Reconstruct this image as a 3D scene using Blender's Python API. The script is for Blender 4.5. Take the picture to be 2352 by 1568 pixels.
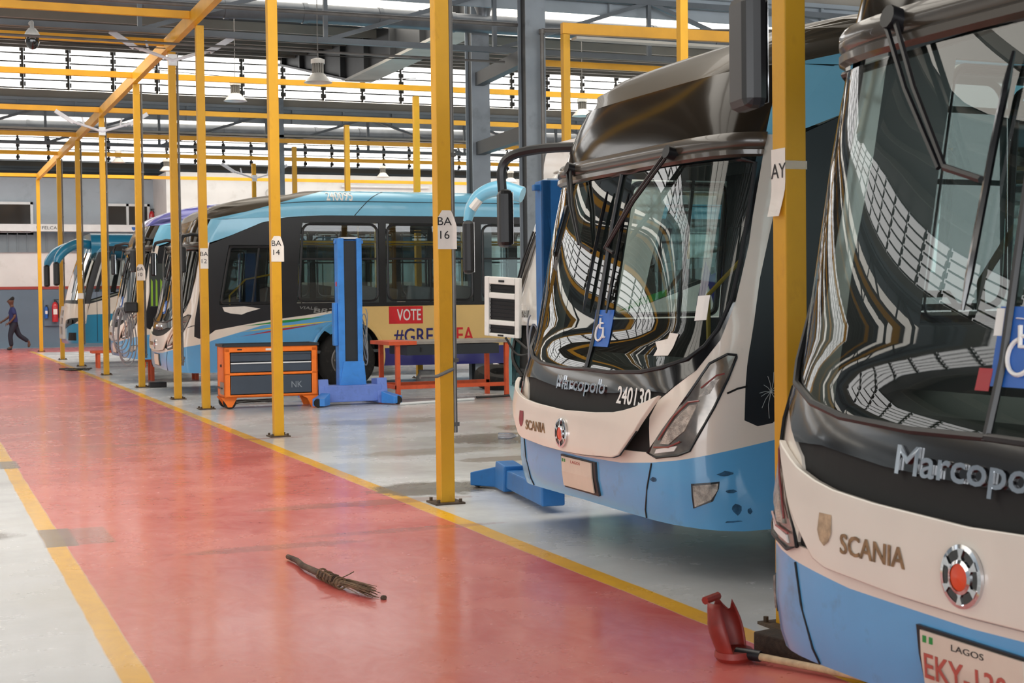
import bpy, bmesh, math, random
import numpy as np
from mathutils import Vector, Matrix
random.seed(7)
PI = math.pi; R = math.radians
SC = bpy.context.scene; COL = SC.collection
for o in list(bpy.data.objects): bpy.data.objects.remove(o)

# ------------------------------------------------------------------ camera, sky, daylight, exposure
cam_d = bpy.data.cameras.new('camera'); cam = bpy.data.objects.new('camera', cam_d); COL.objects.link(cam)
YAW, PITCH, ROLL, CH = R(22.3), R(-1.73), R(0.70), 1.6
fw = Vector((math.sin(YAW)*math.cos(PITCH), math.cos(YAW)*math.cos(PITCH), math.sin(PITCH)))
r0 = Vector((math.cos(YAW), -math.sin(YAW), 0)); u0 = r0.cross(fw)
rt = r0*math.cos(ROLL)-u0*math.sin(ROLL); up = u0*math.cos(ROLL)+r0*math.sin(ROLL)
cam.matrix_world = Matrix(((rt.x, up.x, -fw.x, 0), (rt.y, up.y, -fw.y, 0), (rt.z, up.z, -fw.z, CH), (0, 0, 0, 1)))
cam_d.sensor_width = 36; cam_d.lens = 3350/2352*36; cam_d.clip_end = 300; cam_d.clip_start = .05
cam_d.dof.use_dof = True; cam_d.dof.focus_distance = 11.5; cam_d.dof.aperture_fstop = 7.0
SC.camera = cam
W = bpy.data.worlds.new('sky'); SC.world = W; W.use_nodes = True
bg = W.node_tree.nodes['Background']; bg.inputs[0].default_value = (.93, .97, 1, 1); bg.inputs[1].default_value = 1.6
SC.view_settings.view_transform = 'Standard'; SC.view_settings.look = 'None'
SC.view_settings.gamma = 1; SC.view_settings.use_curve_mapping = False; SC.view_settings.exposure = 0.6

def area(name, loc, rot, sx, sy, power, col=(1, 1, 1)):
    d = bpy.data.lights.new(name, 'AREA'); d.shape = 'RECTANGLE'; d.size = sx; d.size_y = sy; d.energy = power; d.color = col
    o = bpy.data.objects.new(name, d); COL.objects.link(o); o.location = loc; o.rotation_euler = rot; return o
area('daylight_from_open_end', (4, -15.2, 3.6), (R(90), 0, 0), 60, 6.4, 3600, (.97, .985, 1))
BLADE_GLOW, SHEET_GLOW = 2.3, 2.15

# ------------------------------------------------------------------ materials
def lin(h):
    if not isinstance(h, str): return tuple(h)+((1,) if len(h) == 3 else ())
    c = [int(h[i:i+2], 16)/255 for i in (0, 2, 4)]
    return tuple((x/12.92 if x <= .04045 else ((x+.055)/1.055)**2.4) for x in c)+(1,)
class NT:
    def __init__(s, name):
        s.m = bpy.data.materials.new(name); s.m.use_nodes = True; s.t = s.m.node_tree; s.n = s.t.nodes; s.n.clear()
        s.out = s.n.new('ShaderNodeOutputMaterial')
    def node(s, typ, **k):
        n = s.n.new('ShaderNode'+typ)
        for a, v in k.items():
            if a.startswith('i_'):
                key = a[2:]; key = int(key) if key.isdigit() else key.replace('_', ' ')
                s.set(n.inputs[key], v)
            else: setattr(n, a, v)
        return n
    def set(s, inp, v):
        if isinstance(v, bpy.types.NodeSocket): s.t.links.new(v, inp)
        else: inp.default_value = v
    def math(s, op, a, b=0, clamp=False):
        n = s.node('Math', operation=op, use_clamp=clamp); s.set(n.inputs[0], a); s.set(n.inputs[1], b); return n.outputs[0]
    def mix(s, f, a, b):
        n = s.node('Mix', data_type='RGBA'); s.set(n.inputs[0], f); s.set(n.inputs[6], a); s.set(n.inputs[7], b); return n.outputs[2]
    def noise(s, scale, detail=3, rough=.55, vec=None, dist=0):
        n = s.node('TexNoise', i_Scale=scale, i_Detail=detail, i_Roughness=rough, i_Distortion=dist)
        if vec is not None: s.set(n.inputs['Vector'], vec)
        return n.outputs[0]
    def ramp(s, f, lo, hi):
        n = s.node('MapRange', clamp=True); s.set(n.inputs[0], f); n.inputs[1].default_value = lo; n.inputs[2].default_value = hi; return n.outputs[0]
    def pos(s): return s.node('NewGeometry').outputs['Position']
    def obj(s): return s.node('TexCoord').outputs['Object']
    def scale(s, v, sc):
        n = s.node('Mapping'); s.set(n.inputs['Vector'], v); n.inputs['Scale'].default_value = sc; return n.outputs[0]
    def done(s, sh): s.t.links.new(sh, s.out.inputs[0]); return s.m
MATS = {}
def pm(name, col, rough=.5, metal=0., var=.10, scale=4., dirt=None, damt=.5, coat=0., bump=0., spec=.5, dlo=.55, dhi=.75, stretch=None, emit=0):
    if name in MATS: return MATS[name]
    t = NT(name); v = t.obj()
    if stretch: v = t.scale(v, stretch)
    c = lin(col); n1 = t.noise(scale, 4, vec=v)
    dark = tuple(x*(1-var*1.6) for x in c[:3])+(1,); light = tuple(min(1, x*(1+var)) for x in c[:3])+(1,)
    base = t.mix(t.ramp(n1, .3, .7), dark, light)
    if dirt:
        n2 = t.noise(scale*1.7+.6, 6, .65, vec=v); base = t.mix(t.math('MULTIPLY', t.ramp(n2, dlo, dhi), damt), base, lin(dirt))
    p = t.node('BsdfPrincipled', i_Metallic=metal, i_Roughness=rough)
    t.set(p.inputs['Base Color'], base); p.inputs['Coat Weight'].default_value = coat; p.inputs['Coat Roughness'].default_value = .06
    p.inputs['Specular IOR Level'].default_value = spec
    if dirt: t.set(p.inputs['Roughness'], t.math('ADD', rough, t.math('MULTIPLY', n1, .15)))
    if bump:
        b = t.node('Bump', i_Strength=bump, i_Distance=.02); t.set(b.inputs['Height'], t.noise(scale*6, 4, vec=v)); t.set(p.inputs['Normal'], b.outputs[0])
    if emit: t.set(p.inputs['Emission Color'], c); p.inputs['Emission Strength'].default_value = emit
    MATS[name] = t.done(p.outputs[0]); return MATS[name]
def glass(name, tint, refl=1.55, rough=.0, film=0., filmcol='c8c8b8'):
    t = NT(name)
    tr = t.node('BsdfTransparent'); tr.inputs[0].default_value = lin(tint)
    gl = t.node('BsdfGlossy', i_Roughness=rough); gl.inputs[0].default_value = (1, 1, 1, 1)
    fr = t.node('Fresnel', i_IOR=refl)
    fac = t.math('MULTIPLY', fr.outputs[0], 1.2, True)
    mx = t.node('MixShader'); t.set(mx.inputs[0], fac); t.t.links.new(tr.outputs[0], mx.inputs[1]); t.t.links.new(gl.outputs[0], mx.inputs[2])
    sh = mx.outputs[0]
    if film:
        d = t.node('BsdfDiffuse'); d.inputs[0].default_value = lin(filmcol)
        m2 = t.node('MixShader'); t.set(m2.inputs[0], t.math('MULTIPLY', t.ramp(t.noise(2.2, 5, .6, vec=t.obj()), .3, .8), film))
        t.t.links.new(sh, m2.inputs[1]); t.t.links.new(d.outputs[0], m2.inputs[2]); sh = m2.outputs[0]
    MATS[name] = t.done(sh); return MATS[name]
def glow(name, col, strength, var=.0):
    t = NT(name); e = t.node('Emission'); e.inputs[0].default_value = lin(col); e.inputs[1].default_value = strength
    MATS[name] = t.done(e.outputs[0]); return MATS[name]

M = {}
M['yellow'] = pm('post_yellow_paint', 'd39c14', .42, var=.10, scale=2.2, dirt='8a5a12', damt=.55, dlo=.56, dhi=.8, stretch=(1, 1, .5))
M['yellowbeam'] = pm('beam_yellow_paint', 'e3a31a', .45, var=.08, scale=2)
M['rust'] = pm('rusty_plate', '4a3a2a', .7, var=.3, scale=9, bump=.3)
M['paper'] = pm('sign_paper', 'e6e0d8', .7, var=.04, scale=9, dirt='a8998a', damt=.5, dlo=.6)
M['ink'] = pm('black_ink', '1c1a1c', .6, var=0)
M['conduit'] = pm('conduit_grey', '6a6866', .4, .3, var=.15, scale=5)
M['steel'] = pm('grey_steel_paint', '858e97', .5, var=.12, scale=1.5, dirt='4b4c4c', damt=.4)
M['steeldark'] = pm('dark_steel_paint', '2e3032', .5, var=.15, scale=1.5)
M['steellight'] = pm('pale_flange_paint', 'a9a59d', .5, var=.1, scale=1.2)
M['truss'] = pm('truss_grey_paint', '60676e', .45, var=.12, scale=1.5)
M['gutter'] = pm('gutter_plate_grey', '9aa3ab', .5, var=.1, scale=.8); M['gutterstrip'] = pm('gutter_strip_taupe', '9c968c', .6, var=.08, scale=.8)
M['stain'] = pm('faded_badge_stain', 'b39a7c', .6, var=.3, scale=25)
M['scuff'] = pm('scuffed_paint', '2c5c80', .6, var=.4, scale=20); M['crack'] = pm('cracked_glass_white', 'b8c0c0', .4)
M['soffit'] = pm('roof_sheet_grey', '3a3d3f', .6, var=.1, scale=.6)
M['purlin'] = pm('purlin_grey', '827e77', .45, var=.1, scale=.8)
M['duct'] = pm('duct_galvanised', '61656a', .35, .45, var=.18, scale=2)
M['bracket'] = pm('bracket_and_gap_shade_grey', '5d5a55', .6, var=.1)
M['wallgrey'] = pm('wall_grey_blue_paint', 'a6b1bc', .6, var=.06, scale=.9, dirt='6d747b', damt=.3)
M['walldado'] = pm('wall_dark_dado_paint', '617486', .5, var=.08, scale=.8)
M['wallwhite'] = pm('wall_white_paint', 'dcdcdc', .6, var=.05, scale=.8, dirt='b4afa8', damt=.4)
M['wallred'] = pm('wall_red_band', '9a3a34', .6)
M['corr'] = pm('corrugated_grey_sheet', '76838c', .5, var=.08, scale=1)
M['alu'] = pm('white_aluminium', 'dfe2e4', .4, var=.04)
M['darkglass'] = pm('dark_window_glass', '1d1a18', .12, var=.3, scale=2)
M['cavity'] = pm('black_cavity', '0c0b0b', .7, var=.2)
M['blade'] = glow('daylit_louvre_glass', 'fffdfa', BLADE_GLOW)
M['sheet'] = glow('translucent_roof_and_fill_sheet', 'fff8ec', SHEET_GLOW)
# bus
BL = '58a6d8'
def buspaint(n, col, **k): return pm(n, col, k.pop('rough', .28), coat=k.pop('coat', .6), var=k.pop('var', .05), scale=k.pop('scale', 1.6), **k)
M['blue'] = buspaint('bus_blue_paint', '5aa3d6', dirt='4a5a58', damt=.6, dlo=.58, dhi=.8)
M['skyblue'] = buspaint('bus_sky_blue_paint', '7cc3e2')
M['teal'] = buspaint('coach_teal_paint', '2a86ad')
M['tealpale'] = buspaint('coach_pale_teal_paint', '7fb0b4', dirt='5a4a3a', damt=.6)
M['white'] = buspaint('bus_cream_paint', 'e4d9cc', dirt='8a7c70', damt=.35, dlo=.64, dhi=.82)
M['whitecoach'] = buspaint('coach_white_paint', 'dfdcd8', dirt='9a938a', damt=.4)
M['black'] = buspaint('bus_black_gloss', '0e0e11', rough=.14, var=.2)
M['sat'] = pm('bus_black_satin', '17171a', .38, var=.15)
M['grey'] = buspaint('bus_grey_roof_paint', '51493e', rough=.36, coat=.15, spec=.35, var=.06)
M['bronze'] = buspaint('bus_bronze_rail', '3c342b', rough=.32, var=.1)
M['navy'] = buspaint('bus_navy_paint', '2b2a78')
M['purple'] = buspaint('bus_purple_roof', '5a5aa0')
M['ad'] = buspaint('bus_yellow_advert', 'e6c27c', rough=.35, coat=.2)
M['red'] = pm('red_vinyl', 'd8242c', .4)
M['green'] = pm('green_vinyl', '1f8a3c', .4); M['yelv'] = pm('yellow_vinyl', 'e2c030', .4); M['redv'] = pm('dark_red_vinyl', 'a81c28', .4)
M['whitev'] = pm('white_vinyl', 'e8e6e2', .4, var=.03); M['navyv'] = pm('navy_vinyl', '28246e', .4); M['lime'] = pm('lime_vinyl', '8cba3a', .4)
M['silver'] = pm('grey_silver_letters', '9a9a98', .3, .6)
M['chrome'] = pm('chrome', 'd8dade', .08, 1, var=.03)
M['orange'] = pm('orange_badge_centre', 'e0481c', .3, coat=.5)
M['brownletter'] = pm('faded_letter_brown', '8d6f4e', .6, var=.3, scale=30)
M['badgered'] = pm('worn_badge_red', '8a2f38', .4, var=.2, scale=20)
M['lens'] = pm('smoked_lamp_housing', '7d736a', .2, .4, var=.35, scale=7, coat=.7)
M['lensclear'] = pm('clear_lamp_optic', 'bdb5aa', .28, .45, var=.4, scale=22, coat=.3, bump=.6)
M['redline'] = pm('lamp_red_line', '8f4a48', .25, coat=.6)
M['rubber'] = pm('tyre_rubber', '1d1c1b', .75, var=.2, scale=6, dirt='5a554c', damt=.35)
M['rim'] = pm('steel_rim', '8d8b88', .4, .6, var=.2, scale=6)
M['wind'] = glass('windscreen_glass', 'd4e0da', 1.5, film=.012)
M['side'] = glass('side_window_glass', 'cfdada', 1.5, film=.03)
M['signglass'] = pm('bronze_sign_glass', '241e17', .12, 0, var=.2, scale=1.2, coat=.12, spec=.22)
M['plate'] = pm('number_plate_white', 'd9c9b8', .4, var=.06)
M['platered'] = pm('number_plate_red', 'b8564a', .5)
M['stickerblue'] = pm('blue_sticker', '1d5fb4', .4)
M['seat'] = pm('seat_fabric_blue', '33507a', .7); M['seatgrey'] = pm('seat_shell_grey', '74777a', .5)
M['dash'] = pm('dashboard_charcoal', '39403e', .55); M['pole'] = pm('yellow_handrail', 'd8a91c', .3, coat=.4)
M['intfloor'] = pm('bus_floor_grey', '4a4e52', .5); M['intwall'] = pm('bus_lining_grey', '80857f', .6)
# workshop things
M['cartorange'] = pm('cart_orange_paint', 'fb7a1c', .38, dirt='9a4010', damt=.4)
M['cartslate'] = pm('cart_slate_drawers', '3c4654', .45, var=.06)
M['carttop'] = pm('cart_dark_top', '23282f', .5)
M['liftblue'] = pm('lift_blue_paint', '3f8be0', .35, dirt='2a4a7a', damt=.3)
M['liftblue2'] = pm('lift_deep_blue_paint', '1f66a6', .4, dirt='24466a', damt=.5)
M['liftgrey'] = pm('lift_lilac_blue_base', '6a86d2', .45, dirt='3a4a7a', damt=.5)
M['benchred'] = pm('bench_orange_red_paint', 'd2552c', .5, dirt='7a3520', damt=.5)
M['benchtop'] = pm('bench_steel_top', '9a948e', .4, .3, var=.15)
M['wood'] = pm('old_timber', '3a2c20', .8, var=.35, scale=5, bump=.5, stretch=(1, 8, 8))
M['stick'] = pm('broom_stick_bark', '5a4638', .8, var=.4, scale=12, bump=.6)
M['twig'] = pm('broom_twigs', '6f563f', .8, var=.35, scale=20)
M['handle'] = pm('pale_wood_handle', 'c2a37e', .55, var=.15, scale=3, stretch=(1, 10, 10))
M['panred'] = pm('dark_red_plastic', '8e2c22', .4, var=.2, scale=6, dirt='4a2018', damt=.5)
M['extred'] = pm('extinguisher_red', 'c2202a', .3, coat=.5)
M['clearplastic'] = glass('clear_bottle_plastic', 'eef2fa', 1.4, .05, film=.3, filmcol='e6e8f2')
M['lampwhite'] = pm('lamp_white_enamel', 'd8d4cc', .35); M['lampgrey'] = pm('lamp_finned_grey', '77736c', .4, .5)
M['armwhite'] = pm('twin_arm_white', 'd6d6dc', .35); M['camwhite'] = pm('camera_white', 'c8c8c6', .4)
M['skin'] = pm('skin_brown', '5a3a2c', .55); M['shirt'] = pm('navy_shirt', '20285a', .8); M['trousers'] = pm('dark_trousers', '1e2130', .8); M['hair'] = pm('black_hair', '0f0d0c', .8)
M['bucket'] = pm('grey_bucket', '6e7072', .4, var=.15); M['hose'] = pm('grey_hose', '8a8c90', .4, var=.15); M['cable'] = pm('black_cable', '161616', .5)
M['dust'] = pm('grey_dust', 'b4b0a8', .9, var=.3, scale=18)

# floor: red walkway with yellow edge lines on pale grey coating
def floor_mat():
    t = NT('painted_workshop_floor'); p = t.pos(); xyz = t.node('SeparateXYZ'); t.set(xyz.inputs[0], p)
    X, Y = xyz.outputs[0], xyz.outputs[1]
    wob = t.math('MULTIPLY', t.math('SUBTRACT', t.noise(1.2, 3, vec=p), .5), .03)
    Xw = t.math('ADD', X, wob)
    def band(v, a, b, s=.006): return t.math('MULTIPLY', t.ramp(v, a-s, a+s), t.math('SUBTRACT', 1, t.ramp(v, b-s, b+s)))
    n1 = t.noise(.9, 6, .62, vec=p); n2 = t.noise(5, 5, .65, vec=t.scale(p, (1, .6, 1)), dist=1.2); n3 = t.noise(.35, 4, .6, vec=p); n4 = t.noise(18, 3, .6, vec=p)
    red = t.mix(t.ramp(n2, .35, .72), lin('c9564f'), lin('d67168')); red = t.mix(t.math('MULTIPLY', t.ramp(n1, .45, .75), .55), red, lin('e08d84'))
    red = t.mix(t.math('MULTIPLY', t.ramp(n3, .5, .72), .35), red, lin('c06c54'))
    grey = t.mix(t.ramp(n1, .3, .7), lin('c8cacc'), lin('d6d8db')); grey = t.mix(t.math('MULTIPLY', t.ramp(n3, .5, .75), .5), grey, lin('c4bfb0'))
    grey = t.mix(t.math('MULTIPLY', t.ramp(n2, .66, .85), .28), grey, lin('8a857a'))
    yel = t.mix(t.ramp(n2, .4, .75), lin('ecb22c'), lin('dca430'))
    red_m = band(Xw, .90, 3.53); yl = t.math('MAXIMUM', band(Xw, .775, .90), band(Xw, 3.53, 3.665))
    far = t.math('SUBTRACT', 1, t.ramp(Y, 50.9, 51.0)); yl = t.math('MULTIPLY', yl, far)
    cross = t.math('MULTIPLY', band(X, .9, 40), band(Y, 49.6, 54.6, .05)); red_m = t.math('MAXIMUM', t.math('MULTIPLY', red_m, far), cross)
    c = t.mix(red_m, grey, red); c = t.mix(yl, c, yel)
    # dark square patches across the left line, dark patch at the foot of one post, oil stains in the bays
    for (a, b, d, e) in ((.77, .98, 9.95, 10.75), (.74, .93, 14.9, 15.6), (.98, 1.22, 9.98, 10.72)):
        c = t.mix(t.math('MULTIPLY', t.math('MULTIPLY', band(Xw, a, b, .012), band(Y, d, e, .02)), .85 if b < 1 else .45), c, lin('6d665f'))
    def blot(x, y, rx, ry, col, amt):
        dx = t.math('DIVIDE', t.math('SUBTRACT', X, x), rx); dy = t.math('DIVIDE', t.math('SUBTRACT', Y, y), ry)
        d = t.math('ADD', t.math('MULTIPLY', dx, dx), t.math('MULTIPLY', dy, dy)); d = t.math('ADD', d, t.math('MULTIPLY', t.math('SUBTRACT', n2, .5), 1.6))
        return t.mix(t.math('MULTIPLY', t.math('SUBTRACT', 1, t.ramp(d, .55, 1.0)), amt), c, lin(col))
    for a in ((4.0, 11.6, .62, .5, '5e5648', .85), (3.2, 11.0, 1.0, .16, '8a5440', .45), (2.9, 16.7, 1.5, .14, '9a5a48', .5), (.2, 10.6, .5, .25, '6e665e', .7), (6.2, 15.4, .8, .7, '6c655a', .75), (7.2, 16.5, .7, .5, '6e675c', .7), (5.4, 13.4, .5, .25, '7c6a58', .6), (5.0, 14.4, .9, .35, '8c8270', .5), (2.1, 9.3, .7, .12, '94524c', .5), (3.1, 9.6, .8, .1, '94524c', .4), (5.6, 18.3, 1.2, .5, '9a9484', .5)):
        c = blot(*a)
    pr = t.node('BsdfPrincipled'); t.set(pr.inputs['Base Color'], c)
    t.set(pr.inputs['Roughness'], t.math('ADD', .17, t.math('MULTIPLY', t.ramp(n1, .3, .8), .20)))
    pr.inputs['Specular IOR Level'].default_value = .5; pr.inputs['Coat Weight'].default_value = .2; pr.inputs['Coat Roughness'].default_value = .11
    b = t.node('Bump', i_Strength=.16, i_Distance=.012); hv = t.math('ADD', t.noise(3.5, 3, .5, vec=t.scale(p, (1.6, .8, 1))), t.math('MULTIPLY', n4, .12)); t.set(b.inputs['Height'], hv); t.set(pr.inputs['Normal'], b.outputs[0]); t.set(pr.inputs['Coat Normal'], b.outputs[0])
    return t.done(pr.outputs[0])
M['floor'] = floor_mat()

# ------------------------------------------------------------------ mesh helpers
class MB:
    def __init__(s): s.v = []; s.f = []; s.fm = []; s.mi = 0
    def add(s, vs, fs):
        n = len(s.v); s.v += [tuple(p) for p in vs]; s.f += [tuple(i+n for i in f) for f in fs]; s.fm += [s.mi]*len(fs); return s
    def box(s, x0, x1, y0, y1, z0, z1, rot=None, at=None):
        vs = [(x, y, z) for x in (x0, x1) for y in (y0, y1) for z in (z0, z1)]
        if rot is not None: vs = [tuple(rot @ Vector(p)) for p in vs]
        if at is not None: vs = [(p[0]+at[0], p[1]+at[1], p[2]+at[2]) for p in vs]
        return s.add(vs, [(0, 1, 3, 2), (4, 6, 7, 5), (0, 4, 5, 1), (2, 3, 7, 6), (0, 2, 6, 4), (1, 5, 7, 3)])
    def bar(s, a, b, w, h=None, up=(0, 0, 1)):
        a, b = Vector(a), Vector(b); h = h or w; d = (b-a); L = d.length; d.normalize(); x = d.cross(Vector(up))
        if x.length < 1e-3: x = d.cross(Vector((1, 0, 0)))
        x.normalize(); y = x.cross(d)
        vs = [p+x*i*w/2+y*j*h/2 for p in (a, b) for (i, j) in ((-1, -1), (1, -1), (1, 1), (-1, 1))]
        return s.add(vs, [(3, 2, 1, 0), (4, 5, 6, 7), (0, 1, 5, 4), (1, 2, 6, 5), (2, 3, 7, 6), (3, 0, 4, 7)])
    def tube(s, pts, r, seg=8, cap=True):
        pts = [Vector(p) for p in pts]; rs = r if isinstance(r, (list, tuple)) else [r]*len(pts); vs = []; fs = []; px = None
        for i, p in enumerate(pts):
            d = (pts[min(i+1, len(pts)-1)]-pts[max(i-1, 0)]).normalized()
            if px is None:
                px = d.cross(Vector((0, 0, 1)));
                if px.length < 1e-2: px = d.cross(Vector((1, 0, 0)))
            px = (px-d*px.dot(d)).normalized(); py = d.cross(px)
            for k in range(seg):
                a = 2*PI*k/seg; vs.append(p+(px*math.cos(a)+py*math.sin(a))*rs[i])
        for i in range(len(pts)-1):
            for k in range(seg): fs.append((i*seg+k, i*seg+(k+1) % seg, (i+1)*seg+(k+1) % seg, (i+1)*seg+k))
        if cap: fs.append(tuple(range(seg))[::-1]); fs.append(tuple((len(pts)-1)*seg+k for k in range(seg)))
        return s.add(vs, fs)
    def lathe(s, prof, seg=24, axis='z', c=(0, 0, 0)):
        vs = []; fs = []; n = len(prof)
        for k in range(seg):
            a = 2*PI*k/seg
            for (r, h) in prof:
                p = (r*math.cos(a), r*math.sin(a), h)
                if axis == 'y': p = (p[0], p[2], p[1])
                if axis == 'x': p = (p[2], p[0], p[1])
                vs.append((p[0]+c[0], p[1]+c[1], p[2]+c[2]))
        for k in range(seg):
            for i in range(n-1):
                a, b = k*n+i, ((k+1) % seg)*n+i; fs.append((a, b, b+1, a+1))
        return s.add(vs, fs)
    def prism(s, poly, f0, f1):
        """poly of 2-D points, f0/f1 map a point to the two faces"""
        n = len(poly); vs = [f0(*p) for p in poly]+[f1(*p) for p in poly]
        return s.add(vs, [tuple(range(n)), tuple(range(2*n-1, n-1, -1))]+[(i, n+i, n+(i+1) % n, (i+1) % n) for i in range(n)])
    def build(s, name, mat, parent=None, smooth=False, bevel=0, fix=True, auto=None):
        me = bpy.data.meshes.new(name); me.from_pydata([tuple(p) for p in s.v], [], s.f)
        ms = mat if isinstance(mat, (list, tuple)) else [mat]
        for m in ms: me.materials.append(M[m] if isinstance(m, str) else m)
        if len(ms) > 1:
            for p, i in zip(me.polygons, s.fm): p.material_index = i
        return link(name, me, parent, smooth, bevel, fix)
def link(name, me, parent=None, smooth=False, bevel=0, fix=True):
    if fix:
        bm = bmesh.new(); bm.from_mesh(me); bmesh.ops.recalc_face_normals(bm, faces=bm.faces); bm.to_mesh(me); bm.free()
    o = bpy.data.objects.new(name, me); COL.objects.link(o)
    if parent: o.parent = parent
    if smooth:
        for p in me.polygons: p.use_smooth = True
        me.set_sharp_from_angle(angle=R(smooth if smooth > 1 else 40))
    if bevel:
        b = o.modifiers.new('b', 'BEVEL'); b.width = bevel; b.segments = 2; b.limit_method = 'ANGLE'; b.angle_limit = R(40)
    return o
def tag(o, label=None, cat=None, group=None, kind=None):
    if label: o['label'] = label
    if cat: o['category'] = cat
    if group: o['group'] = group
    if kind: o['kind'] = kind
    return o
def struct(o): o['kind'] = 'structure'; return o
def empty(name, loc, rz=0, label=None, cat=None, group=None):
    o = bpy.data.objects.new(name, None); COL.objects.link(o); o.location = loc; o.rotation_euler = (0, 0, rz); o.empty_display_size = .1
    return tag(o, label, cat, group)
def smooth_pts(pts, n=6):
    q = [Vector(p) for p in pts]; q = [q[0]*2-q[1]]+q+[q[-1]*2-q[-2]]; out = []
    for i in range(1, len(q)-2):
        a, b, c, d = q[i-1:i+3]
        for k in range(n):
            t = k/n; out.append(.5*((2*b)+(c-a)*t+(2*a-5*b+4*c-d)*t*t+(3*b-a-3*c+d)*t**3))
    return out+[q[-2]]
def smooth_r(rs, n=6):
    return [rs[i]+(rs[i+1]-rs[i])*k/n for i in range(len(rs)-1) for k in range(n)]+[rs[-1]]
def copy_tree(o, parent=None):
    c = o.copy(); COL.objects.link(c)
    if parent: c.parent = parent
    for ch in [q for q in bpy.data.objects if q.parent == o]: copy_tree(ch, c)
    return c
TXT = {}
def text_pts(s, size, spacing=1.0, align='LEFT'):
    key = (s, spacing)
    if key not in TXT:
        c = bpy.data.curves.new('txt', 'FONT'); c.body = s; c.size = 1; c.space_character = spacing; c.resolution_u = 3
        o = bpy.data.objects.new('txt', c); COL.objects.link(o); dg = bpy.context.evaluated_depsgraph_get(); me = bpy.data.meshes.new_from_object(o.evaluated_get(dg))
        TXT[key] = ([(v.co.x, v.co.y) for v in me.vertices], [tuple(p.vertices) for p in me.polygons])
        bpy.data.objects.remove(o); bpy.data.curves.remove(c); bpy.data.meshes.remove(me)
    vs, fs = TXT[key]; w = max(x for x, y in vs); x0 = min(x for x, y in vs)
    off = {'LEFT': -x0, 'CENTER': -(x0+w)/2}[align]
    return [((x+off)*size, y*size) for x, y in vs], fs, (w-x0)*size
def text(s, size, fn, th, name, mat, parent, bold=0, spacing=1.0, align='LEFT', width=None, height=None, shear=0.):
    """flat letters laid on a surface: fn(x, y, d) gives the point d above the surface"""
    vs, fs, w = text_pts(s, size, spacing, align)
    hmax = max(y for x, y in vs)
    kx = (width/w) if width else 1; ky = (height/hmax) if height else 1
    vs = [(x*kx+shear*y*ky, y*ky) for x, y in vs]; n = len(vs)
    me = MB()
    offs = [(0, 0)] if not bold else [(0, 0), (bold, 0), (0, bold), (bold, bold)]
    for i, (bx, by) in enumerate(offs):
        d = th*(1+.03*i)
        top = [fn(x+bx, y+by, d) for x, y in vs]; bot = [fn(x+bx, y+by, 0.0005) for x, y in vs]
        # side walls on boundary edges
        cnt = {}
        for f in fs:
            for a, b in zip(f, f[1:]+f[:1]): cnt[(a, b)] = 1
        sides = [(a, b, n+b, n+a) for (a, b) in cnt if (b, a) not in cnt]
        me.add(top+bot, list(fs)+sides)
    return me.build(name, mat, parent, fix=True)
def round_rect(x0, x1, y0, y1, r, n=5):
    out = []
    for cx, cy, a0 in ((x1-r, y1-r, 0), (x0+r, y1-r, 90), (x0+r, y0+r, 180), (x1-r, y0+r, 270)):
        for k in range(n+1):
            a = R(a0+90*k/n); out.append((cx+r*math.cos(a), cy+r*math.sin(a)))
    return out
# ------------------------------------------------------------------ hall: floor, walls, saw-tooth roof
X0, X1 = -30, 46
struct(MB().box(X0, X1, -15, 66, -.2, 0).build('floor', 'floor'))
G = [-15, 4, 24.2, 42, 63]; ZB, ZT = 7.42, 8.68; SKYW = {-15: 2.5, 4: .3, 24.2: 6.5, 42: 8}
rf = MB()
for a, b in zip(G, G[1:]):
    w = SKYW[a]
    rf.add([(X0, a+w, ZB+.17), (X1, a+w, ZB+.17), (X1, b, ZT), (X0, b, ZT)], [(0, 1, 2, 3)]); rf.add([(X0, a+w, ZB+.32), (X1, a+w, ZB+.32), (X1, b, ZT+.15), (X0, b, ZT+.15)], [(3, 2, 1, 0)])
struct(rf.build('ceiling', 'soffit', fix=False))
for a in G[:-1]:
    w = SKYW[a]
    if a == 4:
        zz = lambda y: ZB+.14+(ZT-ZB-.17)*(y-a-w)/(24.2-a-w)
        m = MB().add([(X0, 8.6, zz(8.6)), (X1, 8.6, zz(8.6)), (X1, 15.2, zz(15.2)), (X0, 15.2, zz(15.2)), (X0, 8.6, zz(8.6)+.02), (X1, 8.6, zz(8.6)+.02), (X1, 15.2, zz(15.2)+.02), (X0, 15.2, zz(15.2)+.02)], [(0, 3, 2, 1), (4, 5, 6, 7), (0, 1, 5, 4), (1, 2, 6, 5), (2, 3, 7, 6), (3, 0, 4, 7)])
        struct(m.build('skylight_and_fill_sheet', 'sheet'))  # added glowing sheet, out of view, placed to light the front bays
    else: struct(MB().box(X0, X1, a+.15, a+w, ZB+.1, ZB+.13).build('skylight_and_fill_sheet', 'sheet'))
struct(MB().box(X0, X1, 63.3, 82, ZT+.1, ZT+.2).build('ceiling', 'soffit'))
pu = MB()
for a, b in zip(G, G[1:]):
    n = 9
    for k in range(1, n):
        y = a+SKYW[a]+(b-a-SKYW[a])*k/n; z = ZB+.17+(ZT-ZB-.17)*(k/n)
        pu.box(X0, X1, y-.04, y+.04, z-.2, z-.005)
struct(pu.build('roof_purlins', 'purlin'))
struct(MB().box(X0, 8.3, 55, 55.2, 3.42, 6.1).build('wall_back', 'wallgrey'))
mb = MB(); mb.box(X0, 8.3, 54.98, 55.2, 2.2, 3.42); struct(mb.build('wall_back', 'wallwhite'))
struct(MB().box(X0, 8.3, 54.98, 55.2, 0, 2.1).build('wall_back', 'walldado'))
struct(MB().box(X0, 8.3, 54.95, 55.2, 2.1, 2.2).build('trim_1', 'wallred'))
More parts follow.
